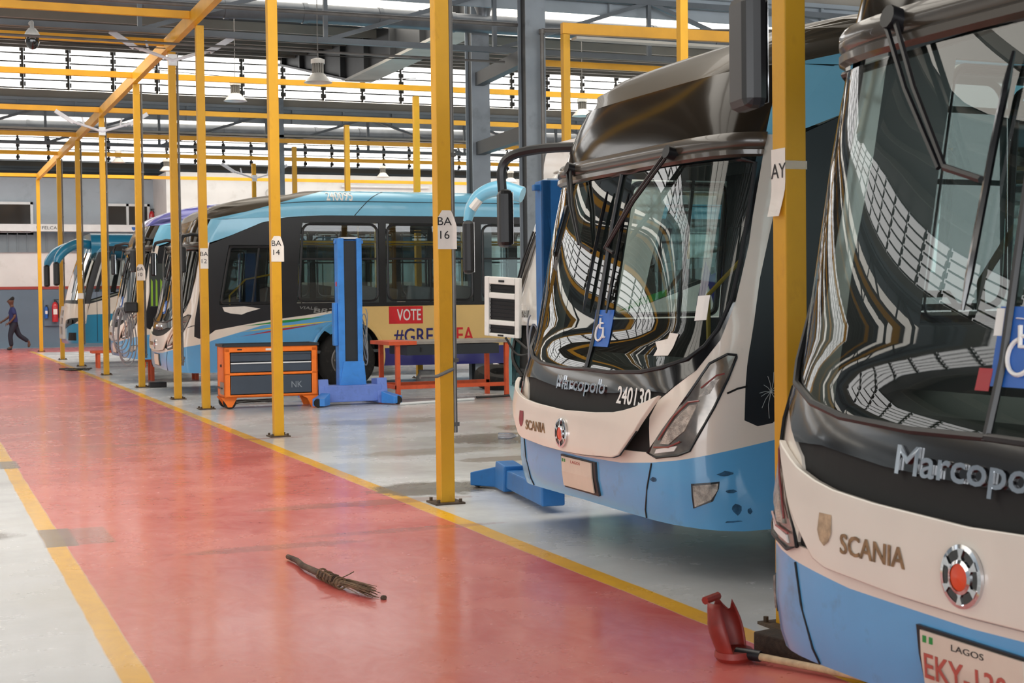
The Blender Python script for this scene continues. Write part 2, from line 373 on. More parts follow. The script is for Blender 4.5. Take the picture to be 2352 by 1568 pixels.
mb = MB().box(X0, 8.28, 54.9, 54.98, 3.42, 4.12)
for k in range(90): mb.box(8.1-k*.33, 8.1-k*.33+.03, 54.87, 54.9, 3.45, 4.1)
struct(mb.build('wall_back_cladding', 'corr'))
struct(MB().box(8.3, X1, 52, 55.3, 0, 6.15).build('wall_right_block', 'wallwhite'))
struct(MB().box(X0, X1, 55.3, 63.5, 6.1, 6.25).build('mezzanine_slab', 'steeldark'))
struct(MB().box(X0, X1, 63.2, 63.5, 6.2, ZB-.05).build('wall_back_upper', 'soffit'))
struct(MB().box(X0-.3, X0, -15, 66, 0, 9).build('wall_left', 'wallgrey'))
struct(MB().box(X1, X1+.3, -15, 66, 0, 9).build('wall_right', 'wallgrey'))
struct(MB().box(X0, X1, -15.1, -14.9, 6.2, 8.9).build('wall_front', 'soffit'))
# windows in the grey wall
def wall_window(n, x0, x1, z0, z1, panes):
    f = MB(); w = .09
    f.box(x0, x1, 54.9, 55, z0, z0+w).box(x0, x1, 54.9, 55, z1-w, z1)
    for k in range(panes+1):
        x = x0+(x1-x0-w)*k/panes; f.box(x, x+w, 54.9, 55, z0, z1)
    o = struct(f.build('window_%d' % n, 'alu'))
    g = MB().box(x0+.02, x1-.02, 54.94, 54.97, z0+.02, z1-.02).build('pane', 'darkglass', o)
wall_window(1, 1.2, 4.05, 4.05, 5.22, 2); wall_window(2, 6.55, 8.15, 4.3, 5.2, 2)
# louvred clerestory ribbons: one window per blade bay
wn = [3]
bladeM = {}
def louvre_proto(w, detail):
    b = MB()
    for k in range(5):
        z = .13+k*.235; b.add([(x, y, z+dz) for x in (.05, w-.05) for (y, dz) in ((.07, -.095), (-.07, .085), (-.062, .098), (.078, -.08))], [(0, 1, 5, 4), (1, 2, 6, 5), (2, 3, 7, 6), (3, 0, 4, 7), (0, 3, 2, 1), (4, 5, 6, 7)])
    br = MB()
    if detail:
        for k in range(6): br.box(.03, w-.03, -.125, -.105, k*.235-.01, k*.235+.028)  # dark bars stand in for the shade between overlapping blades
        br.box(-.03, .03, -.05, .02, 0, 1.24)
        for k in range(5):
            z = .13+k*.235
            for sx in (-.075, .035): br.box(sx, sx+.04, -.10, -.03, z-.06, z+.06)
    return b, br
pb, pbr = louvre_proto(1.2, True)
def ribbon(y, xa, xb, w):
    n = int(round((xb-xa)/w)); first = None
    for k in range(n):
        if first is None:
            f = struct(pb.build('window_%d' % wn[0], 'blade')); g = pbr.build('louvre_bracket_and_gap_shade', 'bracket', f); first = (f, g)
        else:
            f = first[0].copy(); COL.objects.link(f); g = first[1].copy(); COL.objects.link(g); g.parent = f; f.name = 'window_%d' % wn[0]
        f.location = (xa+k*w, y, ZB+.03); wn[0] += 1
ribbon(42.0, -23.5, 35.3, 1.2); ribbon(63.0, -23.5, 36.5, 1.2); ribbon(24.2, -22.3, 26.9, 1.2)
# gutter beams and trusses under each ribbon
def truss(y, zb, name):
    t = MB(); t.mi = 1; t.box(X0, X1, y-.16, y-.1, 7.2, 7.42); t.mi = 0
    t.box(X0, X1, y-.25, y+.1, 7.12, 7.2)
    t.box(X0, X1, y-.12, y-.06, 6.72, 7.12)
    for k in range(50): t.box(X0+.8+k*1.52, X0+.86+k*1.52, y-.2, y-.06, 6.72, 7.12)
    struct(t.build('gutter_beam', ['gutter', 'gutterstrip']))
    t = MB(); t.bar((X0, y-.35, zb), (X1, y-.35, zb), .11, .09); t.bar((X0, y-.35, 6.95), (X1, y-.35, 6.95), .1, .1)
    n = 25; s = (X1-X0)/n
    for k in range(n):
        xa = X0+k*s
        left = xa < 10
        p, q = ((xa, zb), (xa+s, 6.95)) if left else ((xa, 6.95), (xa+s, zb))
        t.bar((p[0], y-.35, p[1]), (q[0], y-.35, q[1]), .07); t.bar((xa, y-.35, zb), (xa, y-.35, 6.95), .07)
    struct(t.build('roof_truss', 'truss'))
truss(42, 5.96, 'a'); truss(24.2, 5.93, 'b'); truss(63, 5.9, 'c')
# grey columns
def column(x, y, h, name='column'):
    c = MB(); c.mi = 0
    c.box(x, x+.35, y, y+.025, 0, h).box(x, x+.35, y+.32, y+.345, 0, h); c.mi = 1
    c.box(x+.05, x+.3, y+.026, y+.319, 0, h)
    return struct(c.build('column', ['steel', 'steeldark']))
column(9.35, 22.05, 8.0); column(9.6, 25.2, 7.2); column(9.65, 41.5, 7.4); column(9.65, 61.5, 7.4)
for z in (4.35, 5.62):
    struct(MB().bar((9.55, 22.4, z), (9.75, 25.2, z), .16, .24).build('column_tie', 'steeldark'))
# haunched girder between the columns
g = MB(); g.mi = 0
prof = [(25.3, 6.72), (33.5, 6.8), (40.9, 8.3), (40.9, 9.0), (25.3, 9.0)]
g.prism(prof, lambda y, z: (9.86, y, z), lambda y, z: (9.9, y, z))
for k in range(8):
    y = 26.6+k*2.0; zb = 6.75 if y < 33.5 else 6.8+(y-33.5)*.203
    g.box(9.74, 9.86, y-.05, y+.05, zb, 8.9)
g.mi = 1
g.prism([(25.3, 6.66), (33.5, 6.74), (33.5, 6.8), (25.3, 6.72)], lambda y, z: (9.55, y, z), lambda y, z: (10.2, y, z))
g.mi = 0
g.prism([(33.5, 6.74), (40.9, 8.24), (40.9, 8.3), (33.5, 6.8)], lambda y, z: (9.7, y, z), lambda y, z: (10.08, y, z))
struct(g.build('haunched_girder', ['steeldark', 'steellight']))
# ------------------------------------------------------------------ services under the roof
def duct(pts, r, label, name='ventilation_duct'):
    d = MB(); d.tube(pts, r, 16); a, b = Vector(pts[0]), Vector(pts[-1]); L = (b-a).length; n = int(L/1.35)
    for k in range(n):
        p = a+(b-a)*(k+.5)/n; dv = (b-a).normalized(); d.tube([p-dv*.04, p+dv*.04], r*1.09, 16)
    return tag(d.build(name, 'duct', smooth=True), label, 'duct')
d1 = duct([(-12, 24.95, 6.55), (18, 24.95, 6.6)], .17, 'round grey ventilation duct running under the near roof truss')
for x in (8.95, 9.75):
    z = 6.58
    MB().lathe([(.11, 0), (.13, .12), (.2, .3), (.2, .55), (.24, .56), (.24, .62)], 16, 'z', (x, 24.95, z+.1)).build('duct_neck', 'duct', d1, smooth=True)
duct([(-10, 43.2, 6.45), (30, 43.2, 6.75)], .2, 'round grey ventilation duct under the far roof truss')
tag(MB().tube([(-20, 22.4, 6.05), (9.35, 22.4, 6.1)], .035, 8).build('service_pipe', 'conduit', smooth=True), 'thin grey service pipe in front of the near ventilation duct', 'pipe')
tag(MB().tube([(-20, 23.1, 5.64), (9.4, 23.1, 5.6)], .022, 6).build('service_pipe', 'conduit', smooth=True), 'thin grey pipe just below the near truss chord', 'pipe')
ct = MB().box(-18, 30, 41.5, 41.7, 6.28, 6.30).box(-18, 30, 41.5, 41.515, 6.28, 6.36).box(-18, 30, 41.685, 41.7, 6.28, 6.36)
tag(ct.build('cable_tray', 'steellight'), 'pale perforated cable tray along the far roof truss', 'cable tray')
p = MB().tube([(9.6, 21.96, .1), (9.6, 21.96, 5.95)], .035, 8).tube([(9.6, 21.96, 5.95), (10.1, 21.9, 5.97)], .035, 8).lathe([(.05, -.04), (.05, .04)], 10, 'z', (9.6, 21.96, 5.93)).lathe([(.05, -.04), (.05, .04)], 10, 'x', (10.05, 21.9, 5.97)).tube([(10.1, 21.9, 5.97), (13.4, 20.9, 5.97)], .035, 8)
tag(p.build('sprinkler_pipe', 'conduit', smooth=True), 'bare metal pipe climbing the front of the nearer grey column', 'pipe')

# ------------------------------------------------------------------ yellow bay frames
def txt_plane(o, d=(1, 0, 0)):
    return None
def post(x, y, label, h=5.65, s=.115, group=None, conduit=True, plate=True):
    o = MB().box(-s/2, s/2, -s/2, s/2, .012, h).build('steel_post', 'yellow', bevel=.006); o.location = (x, y, 0)
    tag(o, label, 'post', group)
    if plate:
        b = MB().box(-.12, .12, -.12, .12, 0, .014)
        for sx in (-.09, .09):
            for sy in (-.09, .09): b.lathe([(0, .04), (.014, .04), (.014, .012)], 6, 'z', (sx, sy, 0))
        b.build('base_plate', 'rust', o)
    if conduit:
        c = MB().tube([(s/2+.03, .0, .55), (s/2+.03, .0, h)], .02, 8)
        for z in (.6, 1.1, 2.7, 4.0): c.box(s/2-.005, s/2+.055, -.03, .03, z, z+.03)
        c.build('conduit', 'conduit', o, smooth=True)
    return o
def sign(o, lines, z0, x0=-.075, w=.15, h=.3, s=.115, curl=True):
    """paper sheet taped on the face toward the entrance, its edge standing off the post"""
    y = -s/2-.004; n = 12; vs = []; fs = []
    def P(x, zz):
        d = 0
        if x > s/2: d = -.9*(x-s/2)**1.5*3
        if x < -s/2: d = -(-s/2-x)*.8
        return (x, y+d, zz)
    xs = [x0+w*k/n for k in range(n+1)]; m = 6
    for i, x in enumerate(xs):
        for j in range(m+1):
            top = z0+h-(0.06*(1-i/(n*.25)) if i < n*.25 and curl else 0)-(.12*((i/n-.72)/.28)**1.5 if curl and i/n > .72 else 0)
            vs.append(P(x, z0+(top-z0)*j/m))
    for i in range(n):
        for j in range(m): a = i*(m+1)+j; fs.append((a, a+1, a+m+2, a+m+1))
    k = MB().add(vs, fs).build('bay_sign', 'paper', o, fix=False)
    tz = z0+h-.115
    for i, ln in enumerate(lines):
        text(ln, .1, lambda x, yy, d, i=i: (lambda q: (q[0], q[1]-d-.001, q[2]))(P(x, tz-i*.105+yy)), .001, 'lettering', 'ink', k, align='CENTER', height=.062)
    return k
P = {}
P['near'] = post(3.88, 5.95, 'nearest yellow post, between the two big bus fronts', conduit=False)
P['16'] = post(3.82, 10.72, 'yellow post with the torn BAY 16 paper and a grey conduit behind it')
P['14'] = post(3.94, 16.88, 'yellow post with the BAY 14 paper in front of the orange tool cart', conduit=False)
P['12'] = post(3.99, 21.72, 'yellow post with the BAY 12 paper at the left end of the tool cart', conduit=False)
P['ex'] = post(3.98, 24.15, 'yellow post without a sign beside the cream nose of the yellow-advert bus')
P['10'] = post(3.93, 27.86, 'yellow post with the BAY 10 paper and a black block at its foot')
P['p4'] = post(3.91, 33.1, 'yellow post in front of the second farthest bus with twin lamp arms on top')
P['p3'] = post(3.89, 38.04, 'yellow post with a torn white rag in front of the teal coach windscreen')
P['p2'] = post(3.87, 42.85, 'yellow post beside the white grille of the teal coach')
P['far'] = post(3.88, 50.35, 'farthest yellow post of the walkway row by the grey end wall', conduit=False)
sign(P['16'], ['BA', '16'], 1.98, x0=-.058, w=.15); sign(P['14'], ['BA', '14'], 2.05, x0=-.065, w=.15); sign(P['12'], ['BA', '12'], 2.08, x0=-.058, w=.118, curl=False); sign(P['10'], ['BA', '10'], 2.0, x0=-.07, w=.16)
# sign on the nearest post sits on its walkway side
def side_sign(o, z0, z1, s=.115):
    x = -s/2-.004; vs = []; n = 10
    for i in range(n+1):
        z = z1-(z1-z0)*i/n; f = i/n; w0 = -.06; w1 = .062-(.035*max(0, f-.55)/.45); d = -.05*max(0, f-.6)**1.5*2
        vs += [(x+d, -w0, z), (x+d*.6-.001, -w1, z)]
    k = MB().add(vs, [(2*i, 2*i+1, 2*i+3, 2*i+2) for i in range(n)]).build('bay_sign', 'paper', o, fix=False)
    text('AY', .1, lambda a, b, d: (x-d-.002, -(a+.005), z1-.14+b), .001, 'lettering', 'ink', k, align='CENTER', height=.07)
    tp = MB().box(-s/2-.003, s/2+.003, -s/2-.003, s/2+.003, 2.19, 2.23).build('tape', 'clearplastic', o)
side_sign(P['near'], 1.97, 2.29)
MB().box(-.06, .075, -.075, -.058, 1.7, 1.84).build('rag', 'paper', P['p3'])
MB().tube([(.05, -.07, 1.05), (-.1, -.12, 1.0), (-.25, -.16, 1.0)], .014, 6).build('wire_tie', 'conduit', P['16'])
# second row of posts deeper in the bays
for y, lab in ((16.95, 'yellow post above the roof of the bus numbered on its black band'), (27.9, 'yellow second-row post behind the middle of the long bus'), (32.95, 'yellow second-row post above the number on the long bus roof'), (38.0, 'yellow second-row post right of the long grey column'), (42.95, 'farthest yellow second-row post carrying twin lamp arms')):
    P['r%d' % int(y)] = post(9.42, y, lab, conduit=False)
P['frame'] = post(9.42, 20.65, 'yellow post in the back row on the right of the nearer grey column', conduit=False)
# longitudinal beam over the walkway row, cross beams
def beam(a, b, w, h, label, mat='yellowbeam'):
    o = MB().bar(a, b, w, h).build('overhead_beam', mat, bevel=.004); tag(o, label, 'beam'); return o
beam((3.9, .5, 5.75), (3.9, 50.5, 5.75), .1, .2, 'long yellow overhead beam running above the walkway posts')
for y, xa, xb, lab in ((50.35, -16, 20, 'yellow cross beam in front of the grey end wall'), (42.85, -16, 30, 'yellow cross beam crossing the far louvre windows'), (38.02, -16, 30, 'yellow cross beam just above the far louvre windows'), (33.0, -16, 30, 'yellow cross beam below the near louvre windows'), (27.8, -16, 30, 'yellow cross beam running across the near louvre windows'),
                       (24.15, -16, 3.85, 'yellow cross beam left of the walkway behind the dome camera'), (24.15, 9.9, 30, 'yellow cross beam far right behind the hanging rods'), (21.72, -16, 3.85, 'short yellow cross beam at the top edge left of the long beam')):
    beam((xa, y, 5.8), (xb, y, 5.8), .07, .11, lab)
o = beam((9.36, 20.65, 5.74), (16, 20.3, 5.74), .1, .17, 'heavy yellow rail over the back bay with a pale cable tray beneath')
MB().box(.0, 6.4, -.1, .1, -.17, -.13).build('cable_tray', 'steellight', o).location = (9.5, 20.5, 5.72)
for x in (12.15, 12.75, 13.3): MB().tube([(x, 20.45, 4.4), (x, 20.45, 5.6)], .03, 8).build('hanger_rod', 'conduit', o, smooth=True)
# ------------------------------------------------------------------ buses
class Hull:
    """bus outside surface: s runs round the front from the middle along the flank, z is height"""
    def __init__(h, hw=1.3, dd=.5, nn=4.5, tz=None, tu=None, zl=0.):
        h.hw, h.dd, h.zl = hw, dd, zl
        t = np.linspace(0, PI/2, 400); h.V = hw*np.sin(t)**(2/nn); h.U = dd*(1-np.clip(np.cos(t), 0, 1)**(2/nn))
        h.S = np.concatenate([[0], np.cumsum(np.hypot(np.diff(h.U), np.diff(h.V)))]); h.se = float(h.S[-1])
        h.tz = tz or [.2, .32, .42, .80, 1.14, 1.33, 2.05, 2.61, 2.80, 2.96, 3.1]
        h.tu = tu or [.09, .03, .0, .0, .06, .125, .26, .39, .48, .575, .72]
        g = np.arange(h.tz[0]-.3, h.tz[-1]+.3, .01); f = np.interp(g, h.tz, h.tu); k = np.hanning(23); k /= k.sum()
        f = np.convolve(np.pad(f, 11, mode='edge'), k, 'valid'); h.tz, h.tu = list(g), list(f)
    def uv(h, s):
        a = abs(s)
        if a <= h.se: u, v = float(np.interp(a, h.S, h.U)), float(np.interp(a, h.S, h.V))
        else: u, v = h.dd+a-h.se, h.hw
        return u, math.copysign(v, s)
    def base(h, s, z):
        u, v = h.uv(s); f = max(0., min(1., 1-(abs(s)-h.se)/2.5))
        return Vector((u+float(np.interp(z, h.tz, h.tu))*f, v, z+h.zl))
    def s_of(h, u): return h.se+u-h.dd
    def p(h, s, z, d=0.):
        b = h.base(s, z)
        if d:
            e = .004; ts = h.base(s+e, z)-h.base(s-e, z); tz = h.base(s, z+e)-h.base(s, z-e); n = tz.cross(ts)
            # outward: away from the bus's own middle line
            n.normalize()
            if n.x*(-1 if abs(s) < h.se else 0)+n.y*(math.copysign(1, s) if abs(s) > .9 else 0) < 0: n = -n
            b = b+n*d
        return b
    def patch(h, poly, d=0., th=.02, step=.09, zstep=.12):
        """polygon in (s, z) laid on the surface at distance d, with thickness th inward"""
        bm = bmesh.new(); vs = [bm.verts.new((a, b, 0)) for a, b in poly]
        try: bm.faces.new(vs)
        except ValueError: pass
        smin, smax = min(a for a, b in poly), max(a for a, b in poly); zmin, zmax = min(b for a, b in poly), max(b for a, b in poly)
        cuts = []; s = math.ceil(smin/step)*step
        while s < smax:
            if abs(s) < h.se+.15: cuts.append(s)
            elif abs(round(s/step) % 8) == 0: cuts.append(s)
            s += step
        for c in cuts: bmesh.ops.bisect_plane(bm, geom=bm.verts[:]+bm.edges[:]+bm.faces[:], plane_co=(c, 0, 0), plane_no=(1, 0, 0), dist=1e-5)
        z = math.ceil(zmin/zstep)*zstep
        while z < zmax:
            bmesh.ops.bisect_plane(bm, geom=bm.verts[:]+bm.edges[:]+bm.faces[:], plane_co=(0, z, 0), plane_no=(0, 1, 0), dist=1e-5); z += zstep
        bm.normal_update(); bm.verts.ensure_lookup_table()
        vt = [(v.co.x, v.co.y) for v in bm.verts]; fs = [tuple(v.index for v in f.verts) for f in bm.faces]
        for i, v in enumerate(bm.verts): v.index = i
        fs = [tuple(v.index for v in f.verts) for f in bm.faces]; n = len(vt)
        m = MB(); top = [h.p(a, b, d) for a, b in vt]
        if th <= 0: m.add(top, fs); bm.free(); return m
        bot = [h.p(a, b, d-th) for a, b in vt]
        cnt = set()
        for f in fs:
            for a, b in zip(f, f[1:]+f[:1]): cnt.add((a, b))
        sides = [(a, b, n+b, n+a) for (a, b) in cnt if (b, a) not in cnt]
        m.add(top+bot, fs+[tuple(n+i for i in f[::-1]) for f in fs]+sides); bm.free(); return m
def mirror(half): return half+[(-a, b) for a, b in half[::-1] if abs(a) > 1e-6]
def neg(poly): return [(-a, b) for a, b in poly][::-1]
class Two:
    def __init__(s, h, poly, *a): s.a, s.b = h.patch(poly, *a), h.patch(neg(poly), *a)
    def build(s, *a, **k): s.b.build(*a, **k); return s.a.build(*a, **k)
def both(h, poly, *a): return Two(h, poly, *a)

def wheel(root, u, v, side, r=.52):
    w = MB(); pr = [(.30, -.13), (.33, -.14), (.46, -.145), (r-.02, -.125), (r, -.09), (r, .09), (r-.02, .125), (.46, .145), (.33, .14), (.30, .13)]
    w.lathe(pr, 40, 'y', (u, v-side*.16, r)); t = w.build('wheel', 'rubber', root, smooth=True)
    k = MB(); y = lambda d: v-side*(.16-d)
    for sg in (1,):
        k.lathe([(.305, side*.0), (.305, side*.13), (.28, side*.135), (.26, side*.09), (.2, side*.06), (.19, side*.10), (.13, side*.14), (.0, side*.14)], 32, 'y', (u, v-side*.16, r))
    for q in range(10):
        a = 2*PI*q/10; k.tube([(u+.235*math.cos(a), y(.06), r+.235*math.sin(a)), (u+.235*math.cos(a), y(.11), r+.235*math.sin(a))], .018, 6)
    k.build('rim', 'rim', t, smooth=True)

def roof_rings(h, L):
    zf = [2.90, 3.02, 3.12, 3.19, 3.25, 3.31, 3.36]; tf = [.545, .63, .79, .98, 1.22, 1.5, 1.8]
    zs = [2.99, 3.12, 3.24, 3.33, 3.39, 3.43, 3.46]; ks = [1.0, .995, .98, .945, .89, .79, .62]
    def w(s):
        t = max(0, min(1, (abs(s)-1.0)/3.2)); return t*t*(3-2*t)
    def pt(s, k):
        ww = w(s); u, v = h.uv(s); f = 1-ww
        kk = ks[k]
        return Vector((u+tf[k]*f, v*kk, zf[k]*(1-ww)+zs[k]*ww+h.zl))
    return pt, w
def roof(h, root, L, top='grey', side='skyblue', strip=True):
    pt, w = roof_rings(h, L); smax = h.s_of(L); sb = [1.36, 2.05, 2.65, 3.2, 3.6, 3.85, 4.0]
    NA, NB = 26, 16
    cap = MB(); sd = MB()
    for sg in (1, -1):
        for (mb, lo, hi, N) in ((cap, lambda k: 0., lambda k: sb[k], NA), (sd, lambda k: sb[k], lambda k: smax, NB)):
            vs = []; fs = []
            for k in range(7):
                for i in range(N+1): vs.append(pt(sg*(lo(k)+(hi(k)-lo(k))*(i/N)**(1 if mb is cap else 1.6)), k))
            for k in range(6):
                for i in range(N): a = k*(N+1)+i; fs.append((a, a+1, a+N+2, a+N+1))
            mb.add(vs, fs)
    N = NA; a = [pt(sb[6]*i/N, 6) for i in range(N+1)]; b = [pt(-sb[6]*i/N, 6) for i in range(N+1)]
    cap.add(a+b, [(i, i+1, N+2+i, N+1+i) for i in range(N)])
    a = [pt(sb[6]+(smax-sb[6])*i/8, 6) for i in range(9)]; b = [pt(-sb[6]-(smax-sb[6])*i/8, 6) for i in range(9)]
    sd.add(a+b, [(i, i+1, 10+i, 9+i) for i in range(8)])
    def weld(mb, name, mat):
        o = mb.build(name, mat, root, smooth=60); bm = bmesh.new(); bm.from_mesh(o.data); bmesh.ops.remove_doubles(bm, verts=bm.verts, dist=.002); bmesh.ops.recalc_face_normals(bm, faces=bm.faces); bm.to_mesh(o.data); bm.free(); return o
    weld(cap, 'roof_cap', top); r = weld(sd, 'roof', side)
    if strip:
        se = MB(); se.tube([pt(-s, 2)+Vector((0, -.0, 0)) for s in np.linspace(2.4, smax, 30)], .007, 5); se.tube([pt(s, 2) for s in np.linspace(2.4, smax, 30)], .007, 5)
        u1 = h.s_of(3.3)
        se.tube([pt(-(u1+.12*k), k) for k in range(0, 6)], .007, 5)
        se.build('roof_seam', 'sat', root)
    return pt

GLASS = [(0, 2.38), (1.255, 2.36), (1.33, 2.34), (1.345, 2.08), (1.342, 1.786), (1.327, 1.567), (1.279, 1.41), (1.221, 1.313), (1.132, 1.239), (.938, 1.184), (.725, 1.151), (.344, 1.135), (0, 1.14)]
MASKIN = [(1.362, 2.5), (1.368, 2.275), (1.376, 1.884), (1.352, 1.567), (1.301, 1.349), (1.21, 1.179), (1.022, 1.039)]
PILOUT = [(1.485, 2.5), (1.503, 2.08), (1.476, 1.688), (1.485, 1.298), (1.523, 1.054), (1.544, .895)]
HEAD = [(1.41, 1.263), (1.358, 1.269), (1.276, 1.216), (1.228, 1.107), (1.186, 1.033), (.916, .696), (.998, .678), (1.168, .704), (1.237, .731), (1.346, .974), (1.398, 1.131), (1.414, 1.251)]
BLUEL = [(0, .595), (.6, .61), (.957, .645), (1.167, .675), (1.4, .72), (1.75, .775)]
def arc(uc, zc, r, a0, a1, n=14, s0=0):
    return [(uc+r*math.cos(R(a0+(a1-a0)*k/n)), zc+r*math.sin(R(a0+(a1-a0)*k/n))) for k in range(n+1)]

def viale(label, x, y, yaw=0., zl=0., num=None, L=12.4, near='full', swoosh=False, advert=False, panel=(0., 0., .0), mirrors=(True, True), roofc=('grey', 'skyblue'), fleet='bus_front', plate=None, wheelchair=True, scania='white', plate_dz=0.):
    root = empty('bus', (x, y, 0), yaw, label, 'bus', 'city buses of the same make parked nose to the walkway')
    h = Hull(zl=zl); S = h.s_of
    # --- front skin
    blue_u = [(S(.75), .83), (S(1.59), 1.07), (S(2.28), 1.15), (S(2.84), 1.26), (S(3.3), 1.30)]
    blk = [(1.544, .895), (1.636, .858), (1.733, .872), (S(.76), 1.0), (S(1.59), 1.14), (S(2.36), 1.23), (S(2.84), 1.30), (S(3.3), 1.37)]
    a0, a1 = S(2.5), S(3.78); wc = S(3.14)
    archl = [(wc-.64*math.cos(R(t)), .5+.64*math.sin(R(t))) for t in np.linspace(-18, 90, 12)]
    archr = [(wc+.64*math.cos(R(t)), .5+.64*math.sin(R(t))) for t in np.linspace(90, -18, 12)]
    bumper_half = BLUEL+[q for q in blue_u if q[0] < wc-.05]+[(wc, 1.29)]+archl[::-1]+[(1.9, .27), (1.5, .27), (1.2, .295), (.7, .31), (0, .315)]
    full = mirror(bumper_half)
    h.patch(full, .0, .03).build('bumper', 'blue', root, smooth=35)
    # seam lines, fog lamp recesses
    for sg in (1, -1): MB().tube([h.p(sg*a, b, .002) for a, b in ((.944, .64), (.90, .5), (.85, .36), (.83, .31))], .005, 5).build('panel_seam', 'sat', root)
    for sg in (1, -1): MB().tube([h.p(sg*a, b, .002) for a, b in ((1.41, 1.05), (1.47, 1.075), (1.53, 1.085))], .006, 5).build('panel_seam', 'sat', root)
    for sg in (1, -1):
        f = [(1.253, .537), (1.39, .549), (1.385, .51), (1.35, .46), (1.259, .418)]
        if sg < 0: f = neg(f)
        g = h.patch([(a+(.012 if abs(a) > 1.3 else -.012)*sg, b+(.01 if b > .5 else -.01)) for a, b in f], .003, .02).build('fog_lamp', 'sat', root)
        h.patch(f, .012, .02).build('lens', 'lensclear', g)
    # white body between the blue and the screen mask
    wh = BLUEL[2:]+[q for q in blue_u if q[0] < wc-.05]+[(wc, 1.29), (wc, 1.335)]+[q for q in blk if q[0] < wc-.02][::-1]+PILOUT[::-1][1:]+MASKIN
    # close along the panel zone
    wh = wh+[(.96, 1.0), (.9, .9), (.93, .70)]
    h.patch(mirror([(0, .665), (.93, .70), (.957, .645), (.6, .61), (0, .595)]), .0, .03).build('front_body', 'white', root, smooth=35)
    both(h, wh, .0, .03).build('front_body', 'white', root, smooth=35)
    ct = [(0, .66), (.93, .66), (1.0, .72), (1.17, .98), (1.2, 1.19), (1.0, 1.06), (0, 1.02)]
    h.patch(mirror([(0, 1.02)]+[(1.0, 1.06), (1.2, 1.19), (1.17, .98), (1.0, .74), (.93, .68), (0, .64)]), -.012, .03).build('front_cavity', 'cavity', root)
    # the cream front flap with badge
    ds, dz, off = panel
    fl = [(0, .885), (.45, .90), (.68, .916), (.80, .935), (.93, .965), (1.13, 1.04), (.955, .83), (.775, .68), (.70, .66), (.3, .638), (0, .632)]
    flm = [(a+ds, b+dz) for a, b in mirror(fl)]
    def fp(a, b, d): return h.p(a+ds, b+dz, off+.03+d)
    flo = h.patch(flm, off+.03, .03).build('front_flap', 'white', root, smooth=35, bevel=.006)
    cx, cz = 0.0, .745
    def ring(r0, r1, d0, d1, name, mat, par, n=40):
        m = MB(); vs = []
        for k in range(n):
            a = 2*PI*k/n
            vs += [fp(cx+r0*math.cos(a), cz+r0*math.sin(a)*1.0, d0), fp(cx+r1*math.cos(a), cz+r1*math.sin(a), d1), fp(cx+r1*math.cos(a), cz+r1*math.sin(a), 0)]
        fs = []
        for k in range(n):
            q = ((k+1) % n)*3; p_ = k*3; fs += [(p_, p_+1, q+1, q), (p_+1, p_+2, q+2, q+1)]
        return m.add(vs, fs).build(name, mat, par, smooth=50)
    badge = ring(.0, .076, .012, .012, 'badge', 'black', flo)
    ring(.076, .089, .014, .012, 'badge_rim', 'chrome', badge); ring(.0, .038, .024, .018, 'badge_centre', 'orange', badge)
    ring(.038, .048, .021, .017, 'badge_ring', 'chrome', badge)
    st = MB()
    for k in range(6):
        a = PI/2+k*PI/3
        q = [(.044, a-.3), (.056, a-.09), (.079, a-.17), (.079, a+.17), (.056, a+.09), (.044, a+.3)]
        st.add([fp(cx+r*math.cos(t), cz+r*math.sin(t), .017) for r, t in q]+[fp(cx+r*math.cos(t), cz+r*math.sin(t), .008) for r, t in q], [(0, 1, 4, 5), (1, 2, 3, 4)]+[(i, 6+i, 6+(i+1) % 6, (i+1) % 6) for i in range(6)])
    st.build('badge_star', 'chrome', badge)
    MB().tube([fp(a, b, -.018) for a, b in [(-q[0], q[1]) for q in fl[6:]]+fl[6:][::-1]], .006, 5).build('flap_seam', 'sat', flo)
    text('SCANIA', .1, lambda a, b, d: fp(.605-a, .725+b, d), .003, 'lettering', 'brownletter', flo, bold=.0025, width=.335, height=.06)
    sh = [(.735, .835), (.665, .835), (.66, .78), (.675, .75), (.70, .735), (.725, .75), (.74, .78)]
    hp = MB(); hp.prism(sh, lambda a, b: fp(a, b, .003), lambda a, b: fp(a, b, .0005)); hp.build('worn_badge', 'badgered' if scania == 'red' else 'stain', flo)
    # --- screen mask, glass, pillars
    mo = [(0, 1.0), (.45, 1.015), (.82, 1.05), (1.022, 1.045)]+MASKIN[::-1][1:]+[(1.362, 2.5)]
    gl = GLASS[::-1]
    ringp = mo+gl[::-1]
    # ring as two halves so the polygon stays simple
    half = [(0, 1.0), (.45, 1.015), (.82, 1.05), (1.022, 1.045), (1.21, 1.179), (1.301, 1.349), (1.352, 1.567), (1.376, 1.884), (1.368, 2.275), (1.362, 2.5), (1.33, 2.5), (1.33, 2.34)]+GLASS[3:]
    both(h, half, .003, .03).build('screen_surround', 'black', root, smooth=35)
    gk = MB()
    ga = mirror([(0, 1.14)]+GLASS[::-1][1:-1]+[(0, 2.38)])
    gk.tube([h.p(a, b, .006) for a, b in ga]+[h.p(*ga[0], .006)], .013, 6, cap=False); gk.build('screen_rubber', 'sat', root, smooth=True)
    ws = h.patch(mirror(GLASS), -.006, 0, .05, .05).build('windscreen', 'wind', root, smooth=60, fix=False)
    MB().tube([h.p(0, z, .003) for z in np.linspace(1.13, 2.39, 12)], .014, 6).build('screen_divider', 'sat', ws, smooth=True)
